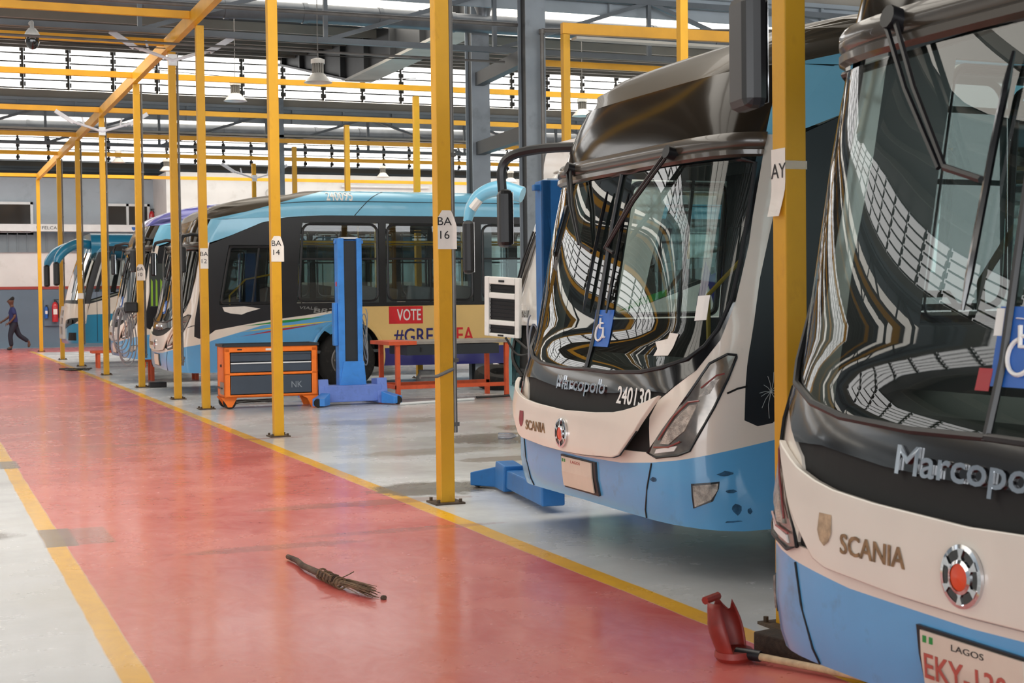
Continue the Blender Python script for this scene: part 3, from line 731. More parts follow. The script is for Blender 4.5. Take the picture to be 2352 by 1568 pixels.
    # --- headlamps
    for sg in (1, -1):
        p = HEAD if sg > 0 else neg(HEAD); k = (lambda q: q) if sg > 0 else neg
        g = h.patch([(a*1.0, b) for a, b in p], .006, .03).build('headlamp', 'lens', root, smooth=35, bevel=.004)
        m = MB(); m.tube([h.p(a, b, .01) for a, b in p]+[h.p(*p[0], .01)], .008, 5, cap=False); m.build('lamp_seal', 'sat', g)
        for nm, q, mt in (('lens', [(1.03, .76), (1.1, .76), (1.2, .84), (1.255, .99), (1.21, .985), (1.13, .9)], 'lensclear'), ('lens', [(1.255, 1.03), (1.31, 1.05), (1.35, 1.13), (1.31, 1.12)], 'lensclear'), ('led_strip', [(.985, .70), (1.14, .725), (1.16, .755), (1.0, .725)], 'whitev')):
            g2 = h.patch(k(q), .012, .012).build(nm, mt, g, smooth=35)
        r_ = MB()
        for ln in ([(1.02, .78), (1.12, .92), (1.2, 1.0), (1.26, 1.01)], [(1.26, 1.08), (1.33, 1.15), (1.37, 1.16)], [(.98, .735), (1.1, .745), (1.18, .78)]): r_.tube([h.p(sg*a, b, .013) for a, b in ln], .005, 5)
        r_.build('red_accent', 'redline', g)
    # --- rail with wipers, destination glass
    rail = MB(); n = 30; prof = [(2.375, .004), (2.385, .03), (2.41, .034), (2.425, .022), (2.44, .04), (2.48, .046), (2.51, .03), (2.515, .0)]
    vs = [h.p(-1.36+2.72*i/n, z, d) for i in range(n+1) for z, d in prof]; q = len(prof)
    rail.add(vs, [(i*q+j, i*q+j+1, (i+1)*q+j+1, (i+1)*q+j) for i in range(n) for j in range(q-1)]); rail.build('header_rail', 'bronze', root, smooth=45)
    h.patch(mirror([(0, 2.905), (1.33, 2.905), (1.36, 2.5), (0, 2.5)]), -.004, .02).build('destination_glass', 'signglass', root, smooth=40)
    both(h, [(1.36, 2.5), (1.485, 2.5), (S(.5), 2.9), (1.34, 2.905)], 0, .03).build('corner_panel', roofc[1], root, smooth=35)
    for (pv, jt, b0, b1) in (((.71, 2.46), (.333, 1.934), (.13, 2.27), (.19, 1.50)), ((-.714, 2.43), (-.069, 1.894), (-.187, 2.235), (-.152, 1.49))):
        w = MB(); dx = .055
        for o_ in (0, dx): w.tube([h.p(pv[0]+o_, pv[1], .07), h.p((pv[0]*.5+jt[0]*.5)+o_*.8, (pv[1]+jt[1])/2, .075), h.p(jt[0]+o_*.5, jt[1], .05)], .0105, 6)
        w.tube([h.p(pv[0]+.015, pv[1], .01), h.p(pv[0]+.015, pv[1], .09)], .04, 10)
        mid = ((b0[0]+b1[0])/2, (b0[1]+b1[1])/2)
        w.tube([h.p(jt[0], jt[1], .05), h.p(*mid, .045)], .012, 6)
        wo = w.build('wiper', 'sat', root, smooth=True)
        MB().tube([h.p(b0[0]+(b1[0]-b0[0])*i/8, b0[1]+(b1[1]-b0[1])*i/8, .02) for i in range(9)], [.006]+[.013]*7+[.006], 6).build('wiper_blade', 'black', wo, smooth=True)
    # lettering on the black band
    text('Marcopolo', .1, lambda a, b, d: h.p(.385-a*1.0, 1.0+b, .004+d), .008, 'maker_lettering', 'chrome', root, bold=.003, width=.72, height=.085)
    if num: text(num, .1, lambda a, b, d: h.p(-.50-a, .957+b, .004+d), .002, 'fleet_number', 'whitev', root, bold=.003, width=.385, height=.10)
    # stickers
    if wheelchair:
        cs, cz = -.085, 1.40
        k = h.patch([(cs+.13, cz-.115), (cs-.13, cz-.115), (cs-.13, cz+.115), (cs+.13, cz+.115)], .0, .003).build('wheelchair_sticker', 'stickerblue', ws)
        fpw = lambda a, b: h.p(cs-a, cz+b, .006)
        wl = MB(); wl.tube([fpw(-.015+.052*math.cos(R(t)), -.028+.052*math.sin(R(t))) for t in range(110, 400, 15)], .007, 5)
        wl.tube([fpw(-.03, .06), fpw(-.02, 0), fpw(.03, 0), fpw(.05, -.06), fpw(.07, -.055)], .008, 5); wl.tube([fpw(-.025, .03), fpw(.02, .03)], .006, 5); wl.tube([fpw(-.033, .078), fpw(-.033, .08)], .015, 8)
        wl.build('pictogram', 'whitev', k)
    # number plate
    pl = [(.215, .572), (-.235, .572), (-.26, .385), (.19, .385)]
    pz = lambda q: [(a, b+plate_dz) for a, b in q]
    b_ = h.patch(pz([(.235, .585), (-.275, .58), (-.30, .375), (.205, .378)]), .014, .014).build('plate_holder', 'sat', root)
    k = h.patch(pz([(.205, .575), (-.235, .572), (-.255, .392), (.195, .392)]), .024, .008).build('number_plate', 'plate', b_)
    pf = lambda a, b, d: h.p(.185-a, .44+b+plate_dz, .0245+d)
    if plate is not None:
        if plate: text(plate, .1, pf, .0015, 'plate_characters', 'platered', k, width=.36, height=.07, bold=.002)
        text('LAGOS', .1, lambda a, b, d: h.p(.06-a, .542+b+plate_dz, .0245+d), .0015, 'plate_header', 'ink' if plate else 'platered', k, width=.14, height=.018)
        for (sa, sb_) in ((.19, .175), (.16, .145)): h.patch(pz([(sa, .562), (sb_, .562), (sb_, .542), (sa, .542)]), .0265, .003).build('plate_mark', 'green', k)
    # --- near and far flanks
    back = S(L)
    def flank(sg):
        m = (lambda p: p) if sg > 0 else neg
        F = lambda poly, d=0., th=.03: h.patch(m(poly), d, th)
        nm = 'near' if sg < 0 else 'far'
        # black band: front part with door window, then pillars, sill and header
        ztop = [(1.485, 2.47), (S(.73), 2.62), (S(1.27), 2.84), (S(1.79), 2.94), (S(2.1), 2.955)]
        wl, wr, wb, wt = S(.73), S(1.72), 1.43, 2.46
        bk = MB()
        def addp(p, d=0., th=.03): q = F(p, d, th); bk.add(q.v, q.f)
        addp(PILOUT[::-1]+ztop[:1]+[(wl, 2.62), (wl, 1.0)]+[(1.733, .872), (1.636, .858)])
        addp([(wl, 1.0), (wl, wb), (S(2.1), wb), (S(2.1), 1.205), (S(1.59), 1.14), (S(.76), 1.0)])
        addp([(wl, wt), (wl, 2.62), (S(1.27), 2.84), (S(1.79), 2.94), (S(2.1), 2.955), (S(2.1), wt)])
        addp([(wr, wb), (wr, wt), (S(2.1), wt), (S(2.1), wb)])
        addp([(S(2.1), 1.205), (S(2.1), 1.44), (back, 1.44), (back, 1.38), (S(3.3), 1.37), (S(2.84), 1.30), (S(2.36), 1.23)])
        addp([(S(2.1), 2.86), (S(2.1), 2.955), (S(2.6), 2.985), (back, 2.99), (back, 2.86)])
        wins = [(2.18, 3.74), (3.87, 5.55), (5.7, 7.3), (7.45, 9.05), (9.2, 10.6), (10.75, 12.1)]
        pe = [2.1]+[x for w_ in wins for x in w_]+[L]
        for i in range(0, len(pe), 2): addp([(S(pe[i]), 1.44), (S(pe[i]), 2.86), (S(pe[i+1]), 2.86), (S(pe[i+1]), 1.44)])
        bo = bk.build('window_band', 'sat', root, smooth=35)
        for (a, b, z0, z1, r, bar) in [(.73, 1.72, wb, wt, .06, None)]+[(a, b, 1.44, 2.86, .13, 2.22) for a, b in wins]:
            A_, B_ = S(a), S(b); rr = round_rect(A_+.03, B_-.03, z0+.03, z1-.03, r, 5); n_ = len(rr)
            fr = MB(); fr.tube([h.p(sg*p_[0], p_[1], .008) for p_ in rr]+[h.p(sg*rr[0][0], rr[0][1], .008)], .022, 6, cap=False)
            if bar:
                fr.bar(h.p(sg*(A_+.03), bar, 0), h.p(sg*(B_-.03), bar, 0), .03, .03); fr.bar(h.p(sg*(A_+B_)/2, bar, 0), h.p(sg*(A_+B_)/2, z0, 0), .02, .02)
            else: fr.bar(h.p(sg*(A_+.62*(B_-A_)), z0, 0), h.p(sg*(A_+.62*(B_-A_)), z1, 0), .025, .025)
            wo = fr.build('side_window', 'sat', root, smooth=True)
            F([(A_+.01, z0+.01), (B_-.01, z0+.01), (B_-.01, z1-.01), (A_+.01, z1-.01)], -.01, 0).build('pane', 'side', wo, fix=False)
        # light-blue wedge over the first windows
        F([(1.485, 2.5)]+[(S(.73), 2.63), (S(1.27), 2.85), (S(1.79), 2.95), (S(2.6), 2.99), (S(2.6), 2.995), (S(.5), 2.905)], .001, .03).build('cant_panel', roofc[1], root)
        # lower side behind the wheel arch
        low = archr+[(S(8.0), .27), (S(8.0), 1.385), (S(3.3), 1.375), (wc, 1.335)]
        if advert and sg < 0:
            F(archr[:9]+[(S(3.8), .62), (S(8), .62), (S(8), 1.385), (S(3.3), 1.375), (wc, 1.335)]).build('advert_panel', 'ad', root)
            F(archr[8:]+[(S(8), .27), (S(8), .62), (S(3.8), .62)]).build('skirt', 'navy', root)
        else:
            F(archr[:9]+[(S(3.8), .9), (S(8), .9), (S(8), 1.385), (S(3.3), 1.375), (wc, 1.335)]).build('side_panel', 'white' if swoosh != 'teal' else 'blue', root)
            F(archr[8:]+[(S(8), .27), (S(8), .9), (S(3.8), .9)]).build('skirt', 'blue', root)
        wc2 = S(9.1); al = [(wc2-.6*math.cos(R(t)), .5+.6*math.sin(R(t))) for t in np.linspace(-18, 198, 20)]
        F([(S(8), .27), (S(8), 1.385), (back, 1.385), (back, .27)]+al[::-1]).build('rear_panel', ('ad' if advert and sg < 0 else 'blue'), root)
        for wc_ in (wc, wc2):
            hous = MB()
            q = [(wc_-.66*math.cos(R(t)), .5+.66*math.sin(R(t))) for t in np.linspace(-20, 200, 18)]
            hous.add([h.p(sg*a, b, -.02) for a, b in q]+[h.p(sg*a, b, -.5) for a, b in q], [(i, i+1, 19+i, 18+i) for i in range(17)])
            hous.build('wheel_arch', 'cavity', root)
        for u in (3.14+.0, 9.1): wheel(root, u, sg*1.3-sg*.0, sg)
        if swoosh is True and sg < 0:
            for (mt, q) in (('green', [(S(1.25), 1.06), (S(1.9), 1.145), (S(2.72), 1.205), (S(2.1), 1.115)]), ('yelv', [(S(1.2), .96), (S(2.0), 1.06), (S(2.95), 1.13), (S(2.1), 1.03)]), ('redv', [(S(1.2), .88), (S(1.9), 1.0), (S(2.7), 1.085), (S(2.0), .98)])):
                F(q, .003, .004).build('side_stripe', mt, root)
            text('VIALE', .1, lambda a, b, d: h.p(-S(2.22)-a, 1.345+b-a*.06, .002+d), .003, 'model_lettering', 'silver', root, width=.34, height=.05, shear=.3)
            text('BRT', .1, lambda a, b, d: h.p(-S(2.5)-a, 1.27+b, .002+d), .003, 'model_lettering', 'silver', root, width=.42, height=.07, shear=.3, bold=.006)
    flank(-1); flank(1)
    pt = roof(h, root, L, roofc[0], roofc[1])
    # --- inside
    z0 = zl
    MB().box(.35, L-.1, -1.24, 1.24, .55+z0, .6+z0).build('bus_floor', 'intfloor', root)
    MB().box(.6, 2.35, -1.2, 1.2, .33+z0, .545+z0).box(2.35, L-.15, -.85, .85, .3+z0, .545+z0).build('chassis', 'cavity', root)
    MB().box(L-.1, L, -1.28, 1.28, .4+z0, 3.3+z0).build('rear_wall', 'blue', root)
    MB().box(1.3, L-.1, -1.2, 1.2, 2.9+z0, 2.93+z0).build('ceiling_lining', 'intwall', root)
    db = MB(); poly = [(.30, .6), (.30, 1.02), (.46, 1.14), (.72, 1.2), (.86, 1.14), (.86, .6)]
    db.prism(poly, lambda a, b: (a, -1.22, b+z0), lambda a, b: (a, 1.22, b+z0)); db.box(.75, 1.05, -.95, -.35, .7+z0, 1.28+z0)
    da = db.build('dashboard', 'dash', root, bevel=.02)
    sw = MB(); cc = Vector((1.12, -.62, 1.42+z0)); ax = Vector((.45, 0, .9)).normalized(); e1 = Vector((0, 1, 0)); e2 = ax.cross(e1)
    sw.tube([cc+(e1*math.cos(a)+e2*math.sin(a))*.23 for a in np.linspace(0, 2*PI, 25)], .016, 6, cap=False); sw.tube([cc-e1*.22, cc+e1*.22], .014, 6); sw.tube([cc, cc-ax*.45], .03, 8)
    sw.build('steering_wheel', 'sat', root, smooth=True)
    def seat(u, v, name='seat', mat='seat'):
        s_ = MB(); s_.box(u-.22, u+.22, v-.21, v+.21, .98+z0, 1.06+z0); s_.bar((u+.2, v, 1.02+z0), (u+.3, v, 1.72+z0), .42, .09, (0, 1, 0)); s_.box(u-.1, u+.1, v-.06, v+.06, .6+z0, .98+z0)
        s_.build(name, mat, root, bevel=.02)
    seat(1.75, -.62, 'driver_seat', 'sat')
    for u in (3.4, 4.3, 5.2, 6.1): seat(u, -.95, 'passenger_seat', 'seatgrey')
    for u in (4.3, 5.2, 6.1): seat(u, .95, 'passenger_seat', 'seatgrey')
    hr = MB()
    for u, v in ((2.35, -.7), (2.35, .45), (3.9, -.55), (3.9, .55), (5.6, -.55), (5.6, .55), (7.2, -.5)): hr.tube([(u, v, .6+z0), (u, v, 2.9+z0)], .018, 8)
    for v in (-.6, .6): hr.tube([(2.3, v, 2.55+z0), (8, v, 2.55+z0)], .018, 8)
    hr.tube([(2.35, -.7, 1.55+z0), (2.35, -.25, 1.55+z0), (2.35, -.2, 1.5+z0), (2.35, -.2, .6+z0)], .018, 8); hr.tube([(1.5, .95, .7+z0), (1.5, .95, 1.6+z0), (1.8, .9, 1.9+z0), (2.3, .6, 2.0+z0)], .018, 8)
    hr.build('handrails', 'pole', root, smooth=True)
    MB().box(.85, .87, -1.2, -.42, 2.02+z0, 2.34+z0).build('sun_visor', 'sat', root)
    MB().box(2.0, 2.04, -1.2, -.25, .6+z0, 2.2+z0).build('driver_partition', 'dash', root)
    # --- mirrors
    for sg, on_ in ((-1, mirrors[0]), (1, mirrors[1])):
        if not on_: continue
        mk = MB(); rootp = h.p(sg*1.30, 2.62, .01); tip = Vector((.2, sg*1.52, 2.44+z0))
        mk.tube([rootp, rootp+Vector((-.16, sg*.06, .02)), Vector((.24, sg*1.5, 2.6+z0)), Vector((.2, sg*1.53, 2.5+z0)), tip], [.03, .03, .03, .026, .02], 8)
        mo_ = mk.build('mirror', 'sat', root, smooth=True)
        hs = MB(); hs.box(-.045, .045, -.09, .09, -.22, .22); ho = hs.build('mirror_housing', 'sat', mo_, bevel=.03); ho.location = (.2, sg*1.53, 2.2+z0); ho.rotation_euler = (0, 0, -sg*R(20))
        MB().box(.046, .05, -.075, .075, -.2, .2).build('mirror_glass', 'chrome', ho)
    return root, h, pt

A, hA, _ = viale('nearest bus with its front cut off at the right edge, by the wooden plank', 2.92, 3.51, .03, plate='EKY-130', plate_dz=-.02, mirrors=(True, False), num=None, zl=-.035)
A.scale = (1, 1, 1.05)
B, hB, _ = viale('bus with 240130 on its black band and a loose drooping front flap', 3.87, 8.36, 0, num='240130', plate='', panel=(.1, -.015, .035), mirrors=(False, False), scania='red')
D, hD, ptD = viale('long blue bus with the VOTE advert behind the tool cart', 4.0, 26.4, 0, zl=.1, swoosh=True, advert=True, panel=(0, 0, .0))
E_, hE, _ = viale('cream fronted bus with a purple roof behind the coiled hoses', 3.78, 30.5, 0, zl=.2, roofc=('purple', 'skyblue'), panel=(0, 0, 0), mirrors=(True, True))
# roof number and advert words on the long bus
def dside(u, z, d): return Vector((u, -1.3-d, z))
def roofpt(u, kk, d):
    k = int(kk); f = kk-k; s = -hD.s_of(u); q = ptD(s, k)*(1-f)+ptD(s, k+1)*f; return q+Vector((0, -.5, .86))*d
text('240095', .2, lambda a, b, d: roofpt(2.78+a, 2.1+b/.15*2.2, .003+d), .004, 'roof_number', 'whitev', D, width=.5, height=.15, bold=.005)
sq = MB().box(3.91, 4.55, -1.306, -1.301, 1.15, 1.465).build('vote_panel', 'red', D)
text('VOTE', .1, lambda a, b, d: dside(4.06+a, 1.21+b, .007+d), .002, 'vote_lettering', 'whitev', sq, width=.45, height=.2, bold=.004)
text('#GREA', .1, lambda a, b, d: dside(4.0+a, .79+b, .003+d), .002, 'slogan_lettering', 'navyv', D, width=.95, height=.27, bold=.006)
text('EA', .1, lambda a, b, d: dside(5.2+a, .79+b, .003+d), .002, 'slogan_lettering', 'red', D, width=.33, height=.27, bold=.006)
text('VOTE', .1, lambda a, b, d: dside(6.0+a, .95+b, .003+d), .002, 'slogan_lettering', 'navyv', D, width=.3, height=.2) if 0 else None
for mt, a0, a1 in (('ad', -18, 88), ('blue', 92, 198)):
    MB().tube([(3.14+.655*math.cos(R(t)), -1.305, .6+.655*math.sin(R(t))) for t in np.linspace(a0, a1, 16)], .035, 6).build('arch_flare', mt, D, smooth=True)
# papers behind the long bus's side window
MB().add([(.92, -1.306, 1.49), (1.3, -1.307, 1.505), (1.58, -1.306, 1.46), (1.35, -1.307, 1.40), (1.25, -1.306, 1.36), (1.05, -1.307, 1.385), (.95, -1.306, 1.42)], [(0, 1, 2, 3, 4, 5, 6)]).build('papers', 'paper', D)
# torn paper on the second bus's screen, its side-screen crack stays on the glass
wsB = [c for c in B.children if c.name.startswith('windscreen')][0]
hB.patch([(-.80, 1.33), (-.84, 1.29), (-.82, 1.25), (-.96, 1.255), (-.985, 1.30), (-1.01, 1.38), (-.93, 1.385), (-.92, 1.35)], .001, .002).build('torn_paper', 'paper', wsB)
hB.patch([(-1.12, 1.455), (-1.2, 1.46), (-1.2, 1.60), (-1.12, 1.595)], .001, .002).build('white_sticker', 'whitev', wsB)
wsA = [c for c in A.children if c.name.startswith('windscreen')][0]
for (s0, s1, z0, z1, mt) in ((-.08, -.2, 1.95, 2.02, 'stickerblue'), (-.09, -.19, 1.86, 1.945, 'whitev'), (-.1, -.17, 1.80, 1.855, 'yelv'), (.06, .025, 1.43, 1.51, 'whitev'), (.10, .04, 1.27, 1.335, 'redv')):
    hA.patch([(s0, z0), (s1, z0), (s1, z1), (s0, z1)], .001, .002).build('sticker', mt, wsA)
# the near bus's far mirror hangs high on a swan-neck arm; the second bus has a black cantilever arm
def hang_mirror(root, h, pts, house, rz, label=None):
    mo = MB().tube(smooth_pts(pts), .036, 8).build('mirror', 'sat', root, smooth=True)
    hs = MB(); hs.box(-.05, .05, -.1, .1, -.21, .21); ho = hs.build('mirror_housing', 'sat', mo, bevel=.035); ho.location = house; ho.rotation_euler = (0, 0, rz)
    MB().box(.051, .054, -.08, .08, -.19, .19).build('mirror_glass', 'chrome', ho)
hang_mirror(A, hA, [(.8, 1.1, 3.0), (.45, 1.24, 3.02), (.2, 1.33, 2.94), (.12, 1.36, 2.8), (.12, 1.375, 2.6)], (.12, 1.37, 2.41), R(-12))
hang_mirror(B, hB, [(.62, 1.2, 2.68), (.4, 1.42, 2.68), (.22, 1.56, 2.64), (.16, 1.62, 2.55), (.16, 1.62, 2.38)], (.17, 1.6, 2.18), R(-15))

# cracked glass and scuffs on the second bus's near corner
ck = MB(); c0 = (-1.69, 1.05)
for k in range(11):
    a = k*2*PI/11+random.uniform(-.2, .2); L = random.uniform(.06, .16); p1 = (c0[0]+L*.5*math.cos(a+.15), c0[1]+L*.5*math.sin(a+.15)); p2 = (c0[0]+L*math.cos(a), max(.9, c0[1]+L*math.sin(a)))
    ck.tube([hB.p(*c0, .003), hB.p(*p1, .003), hB.p(*p2, .003)], .0016, 4)
ck.build('glass_crack', 'crack', B)
for (s0, z0, w, hh) in ((-1.44, .60, .10, .03), (-1.47, .50, .07, .02), (-1.50, .40, .06, .06), (-1.58, .385, .035, .035), (-1.46, .33, .12, .012), (-.96, .545, .07, .03)):
    n = 9; q = [(s0+w*(.5+random.uniform(-.15, .1))*math.cos(2*PI*k/n), z0+hh*(.5+random.uniform(-.2, .15))*math.sin(2*PI*k/n)) for k in range(n)]
    hB.patch(q, .0015, .001).build('scuff', 'scuff', B)
# ------------------------------------------------------------------ two coaches
def coach(label, x, y, style, zl=0., L=11):
    root = empty('coach', (x, y, 0), 0, label, 'coach')
    tz = [.3, .45, .9, 1.3, 1.9, 2.5, 2.9, 3.2]; tu = [.1, .0, .0, .05, .2, .38, .55, .9]
    h = Hull(hw=1.25, dd=.55, nn=4.0, tz=tz, tu=tu, zl=zl); S = h.s_of; back = S(L)
    up_, lo_, rf_ = style['upper'], style['lower'], style['roof']
    g0, g1 = style['glass']           # screen bottom and top
    zb = style['split']
    # lower skirt, body, mask
    F = h.patch
    if style['open']:
        # front grille opening shows the dark engine bay
        h.patch(mirror([(0, .42), (1.3, .42), (1.36, .6), (0, .56)]), 0, .04).build('bumper', lo_, root, smooth=35)
        for sg in (1, -1):
            q = [(.95, .56), (1.36, .6), (1.5, .8), (1.5, 1.25), (.95, 1.25)]
            h.patch(q if sg > 0 else neg(q), 0, .03).build('corner_panel', lo_, root, smooth=35)
        h.patch(mirror([(0, .5), (1.0, .5), (1.0, 1.3), (0, 1.3)]), -.12, .05).build('engine_bay', 'cavity', root)
        m = MB(); m.tube(smooth_pts([h.p(.9, 1.2, -.05), h.p(.7, .9, .02), h.p(.5, .7, -.02)]), .02, 6); m.tube(smooth_pts([h.p(.95, 1.25, .1), h.p(.75, 1.1, -.02), h.p(.4, 1.0, -.04)]), .018, 6)
        m.bar(h.p(.95, .75, -.1), h.p(-.9, .75, -.1), .05); m.build('loose_hose', 'cable', root, smooth=True)
    else:
        h.patch(mirror([(0, .42), (1.5, .45), (1.5, .95), (0, .95)]), 0, .04).build('bumper', lo_, root, smooth=35)
    h.patch(mirror([(0, 1.25 if style['open'] else .95), (1.5, 1.25 if style['open'] else .95), (1.5, g0-.1), (1.2, g0-.1), (0, g0-.06)]), 0, .03).build('front_body', up_, root, smooth=35)
    h.patch(mirror([(0, g0-.08), (1.42, g0-.1), (1.42, g0), (0, g0)]), .001, .03).build('screen_sill', style['mask'], root, smooth=35)
    h.patch(mirror([(0, g0), (1.36, g0), (1.36, g1), (0, g1)]), .0, 0, .1, .15).build('windscreen', style['screen'], root, smooth=60, fix=False)
    for sg in (1, -1):
        q = [(1.36, g0-.1), (1.52, g0-.1), (1.52, g1+.02), (1.36, g1+.02)]
        h.patch(q if sg > 0 else neg(q), .001, .03).build('screen_pillar', style['pillar'], root, smooth=35)
    h.patch(mirror([(0, g1), (1.52, g1), (1.5, 2.95), (0, 3.0)]), 0, .03).build('header', rf_, root, smooth=35)
    # flanks
    for sg in (-1, 1):
        m = (lambda p: p) if sg > 0 else neg
        wz0, wz1 = style['win']
        wc = S(2.6); arch = [(wc-.6*math.cos(R(t)), .5+.6*math.sin(R(t))) for t in np.linspace(-8, 188, 16)]
        wc2 = S(8.2); arch2 = [(wc2-.6*math.cos(R(t)), .5+.6*math.sin(R(t))) for t in np.linspace(-8, 188, 16)]
        F(m([(1.5, .45)]+arch+arch2+[(back, .42), (back, zb), (S(1.9), zb), (1.5, zb-.05)]), 0, .03).build('skirt', lo_, root, smooth=35)
        F(m([(1.5, zb-.05), (S(1.9), zb), (back, zb), (back, wz0), (S(2.3), wz0), (S(1.2), wz0-.28), (1.52, g0-.1)]), 0, .03).build('side_panel', up_, root)
        F(m([(1.52, g0-.1), (S(1.2), wz0-.28), (S(2.3), wz0), (S(2.3), wz0+.03), (S(1.2), wz0-.24), (1.52, g0-.06)]), .0, .03).build('window_trim', 'sat', root)
        wins = [(.62, 1.25), (1.4, 2.2), (2.35, 4.1), (4.25, 6.0), (6.15, 7.9), (8.05, L-.3)]
        bk = MB()
        for a, b in [(.52, .62), (1.25, 1.4), (2.2, 2.35), (4.1, 4.25), (6.0, 6.15), (7.9, 8.05), (L-.3, L)]:
            q = F(m([(S(a), wz0-.2 if a < 1.3 else wz0), (S(b), wz0-.2 if a < 1.3 else wz0), (S(b), wz1), (S(a), wz1)])); bk.add(q.v, q.f)
        q = F(m([(1.52, wz1), (back, wz1), (back, wz1+.12), (1.52, wz1+.12)])); bk.add(q.v, q.f)
        bo = bk.build('window_band', 'sat', root)
        for a, b in wins: F(m([(S(a), wz0-.2 if a < 1.3 else wz0), (S(b), wz0-.15 if a < 1.3 else wz0), (S(b), wz1), (S(a), wz1)]), -.01, 0).build('side_window', 'side', root, fix=False)
        F(m([(1.5, wz1+.12), (back, wz1+.12), (back, 3.0), (1.5, 3.0)]), 0, .03).build('cant_panel', rf_, root)
        for u in (2.6, 8.2): wheel(root, u, sg*1.24, sg)
    MB().prism(round_rect(-1.24, 1.24, 2.6, 3.25, .3), lambda a, b: (.62, a, b+zl), lambda a, b: (L, a, b+zl)).build('roof', rf_, root, smooth=60)
    MB().box(L-.05, L, -1.24, 1.24, .5+zl, 3.1+zl).build('rear_wall', up_, root)
    MB().box(.4, L-.1, -1.2, 1.2, .7+zl, .78+zl).build('coach_floor', 'intfloor', root)
    MB().box(.35, .8, -1.15, 1.15, .75+zl, g0-.02+zl).build('dashboard', 'dash', root, bevel=.03)
    for u in (3.0, 4.0, 5.0):
        for v in (-.9, .9):
            s_ = MB(); s_.box(u-.2, u+.2, v-.22, v+.22, 1.0+zl, 1.12+zl).bar((u+.18, v, 1.1+zl), (u+.3, v, 1.9+zl), .42, .1, (0, 1, 0)); s_.build('passenger_seat', 'seat', root, bevel=.02)
    return root, h
C_, hC = coach('white coach with a grille flap hanging open and an empty engine bay', 6.0, 13.9, dict(upper='whitecoach', lower='tealpale', roof='whitecoach', glass=(1.55, 2.62), split=.85, mask='whitecoach', pillar='whitecoach', screen='whitecoach', win=(1.98, 2.72), open=True), zl=.05)
# details on the white coach
m = MB(); 
for z, d in ((2.62, .012), (2.92, .01)): m.tube([hC.p(s, z, d) for s in np.linspace(-1.5, 1.5, 24)], .012, 6)
m.build('screen_trim', 'steellight', C_, smooth=True)
for (pts) in ([(.93, 1.62), (.86, 1.95), (.74, 2.25)], [(.80, 1.62), (.74, 1.9), (.62, 2.2)]):
    m = MB(); m.tube([hC.p(a, b, .05) for a, b in pts], .012, 6); m.tube([hC.p(a-.03, b, .035) for a, b in pts], .008, 5); m.build('wiper', 'sat', C_, smooth=True)
m = MB(); m.tube([hC.p(.80, 1.5, .04), hC.p(.62, 2.1, .04), hC.p(.5, 2.6, .04)], .022, 8); m.build('screen_bar', 'bronze', C_, smooth=True)
hC.patch([(.90, 1.44), (.74, 1.44), (.74, 1.56), (.90, 1.56)], .012, .004).build('permit_paper', 'paper', C_)
text('HYUNDAI', .1, lambda a, b, d: hC.p(.98-a, 1.335+b, .004+d), .008, 'maker_lettering', 'silver', C_, bold=.004, width=.55, height=.07)
# hanging grille flap
fl = MB(); yk = lambda a, b, d: (0, 0, 0)
outer = round_rect(-.26, .26, -.36, .36, .05)
gf = MB(); gf.mi = 0
def slot(x0, x1, z0, z1): return round_rect(x0, x1, z0, z1, .03, 3)
# frame bars around three slots
for (x0, x1, z0, z1) in ((-.26, -.19, -.36, .36), (.19, .26, -.36, .36), (-.19, .19, .27, .36), (-.19, .19, .10, .17), (-.19, .19, -.22, -.16), (-.19, .19, -.36, -.32)): gf.box(x0, x1, -.03, .03, z0, z1)
fo = gf.build('grille_flap', 'whitecoach', C_, bevel=.012); fo.location = (-.25, .36, 1.5); fo.rotation_euler = (R(4), R(4), R(-58)); fo.scale = (.88, .88, .88)
ms = MB(); ms.box(-.2, .2, .015, .02, -.33, .28)
for k in range(13): ms.box(-.2, .2, -.005, .012, -.32+k*.047, -.312+k*.047)
ms.build('grille_mesh', 'sat', fo)
MB().box(-.04, .04, -.04, -.03, .3, .325).box(-.05, .03, -.04, -.03, -.35, -.33).build('latch', 'sat', fo)
MB().tube(smooth_pts([(-.25, .3, 1.18), (-.15, .2, 1.0), (.0, .05, 1.05), (.1, -.1, 1.2)]), .012, 6).build('flap_cable', 'cable', C_, smooth=True)
# pale blue swan-neck mirror on its far corner
mo = MB().tube(smooth_pts([(.3, 1.1, 2.74), (.1, 1.28, 2.82), (-.06, 1.44, 2.76), (-.15, 1.52, 2.62), (-.19, 1.55, 2.46)]), smooth_r([.09, .09, .08, .07, .05]), 12).build('mirror', 'skyblue', C_, smooth=True)
MB().tube([(-.1, 1.4, 2.7), (-.17, 1.45, 2.6)], .05, 8).build('mirror_lamp', 'whitecoach', mo, smooth=True)
hs = MB(); hs.box(-.06, .06, -.11, .11, -.3, .3); ho = hs.build('mirror_housing', 'sat', mo, bevel=.04); ho.location = (-.19, 1.53, 2.17); ho.rotation_euler = (0, 0, R(-18))
MB().box(.061, .066, -.09, .09, -.28, .28).build('mirror_glass', 'alu', ho)
# side graphics of the white coach, seen through the second bus
sw = MB()
def cside(u, z, d=.003): return (u, -1.25-d, z)
MB().prism([(.3, 1.45), (.55, 1.58), (.83, 1.66), (.83, 1.60), (.6, 1.52)], lambda a, b: cside(a, b, .004), lambda a, b: cside(a, b, .001)).build('green_swoosh', 'green', C_)
MB().prism([(1.16, 1.5), (1.27, 1.93), (1.33, 1.80), (1.9, 2.0), (1.9, 1.86), (1.38, 1.68), (1.42, 1.5), (1.36, 1.5), (1.3, 1.7), (1.22, 1.5)], lambda a, b: cside(a, b, .004), lambda a, b: cside(a, b, .001)).build('purple_graphic', 'navyv', C_)

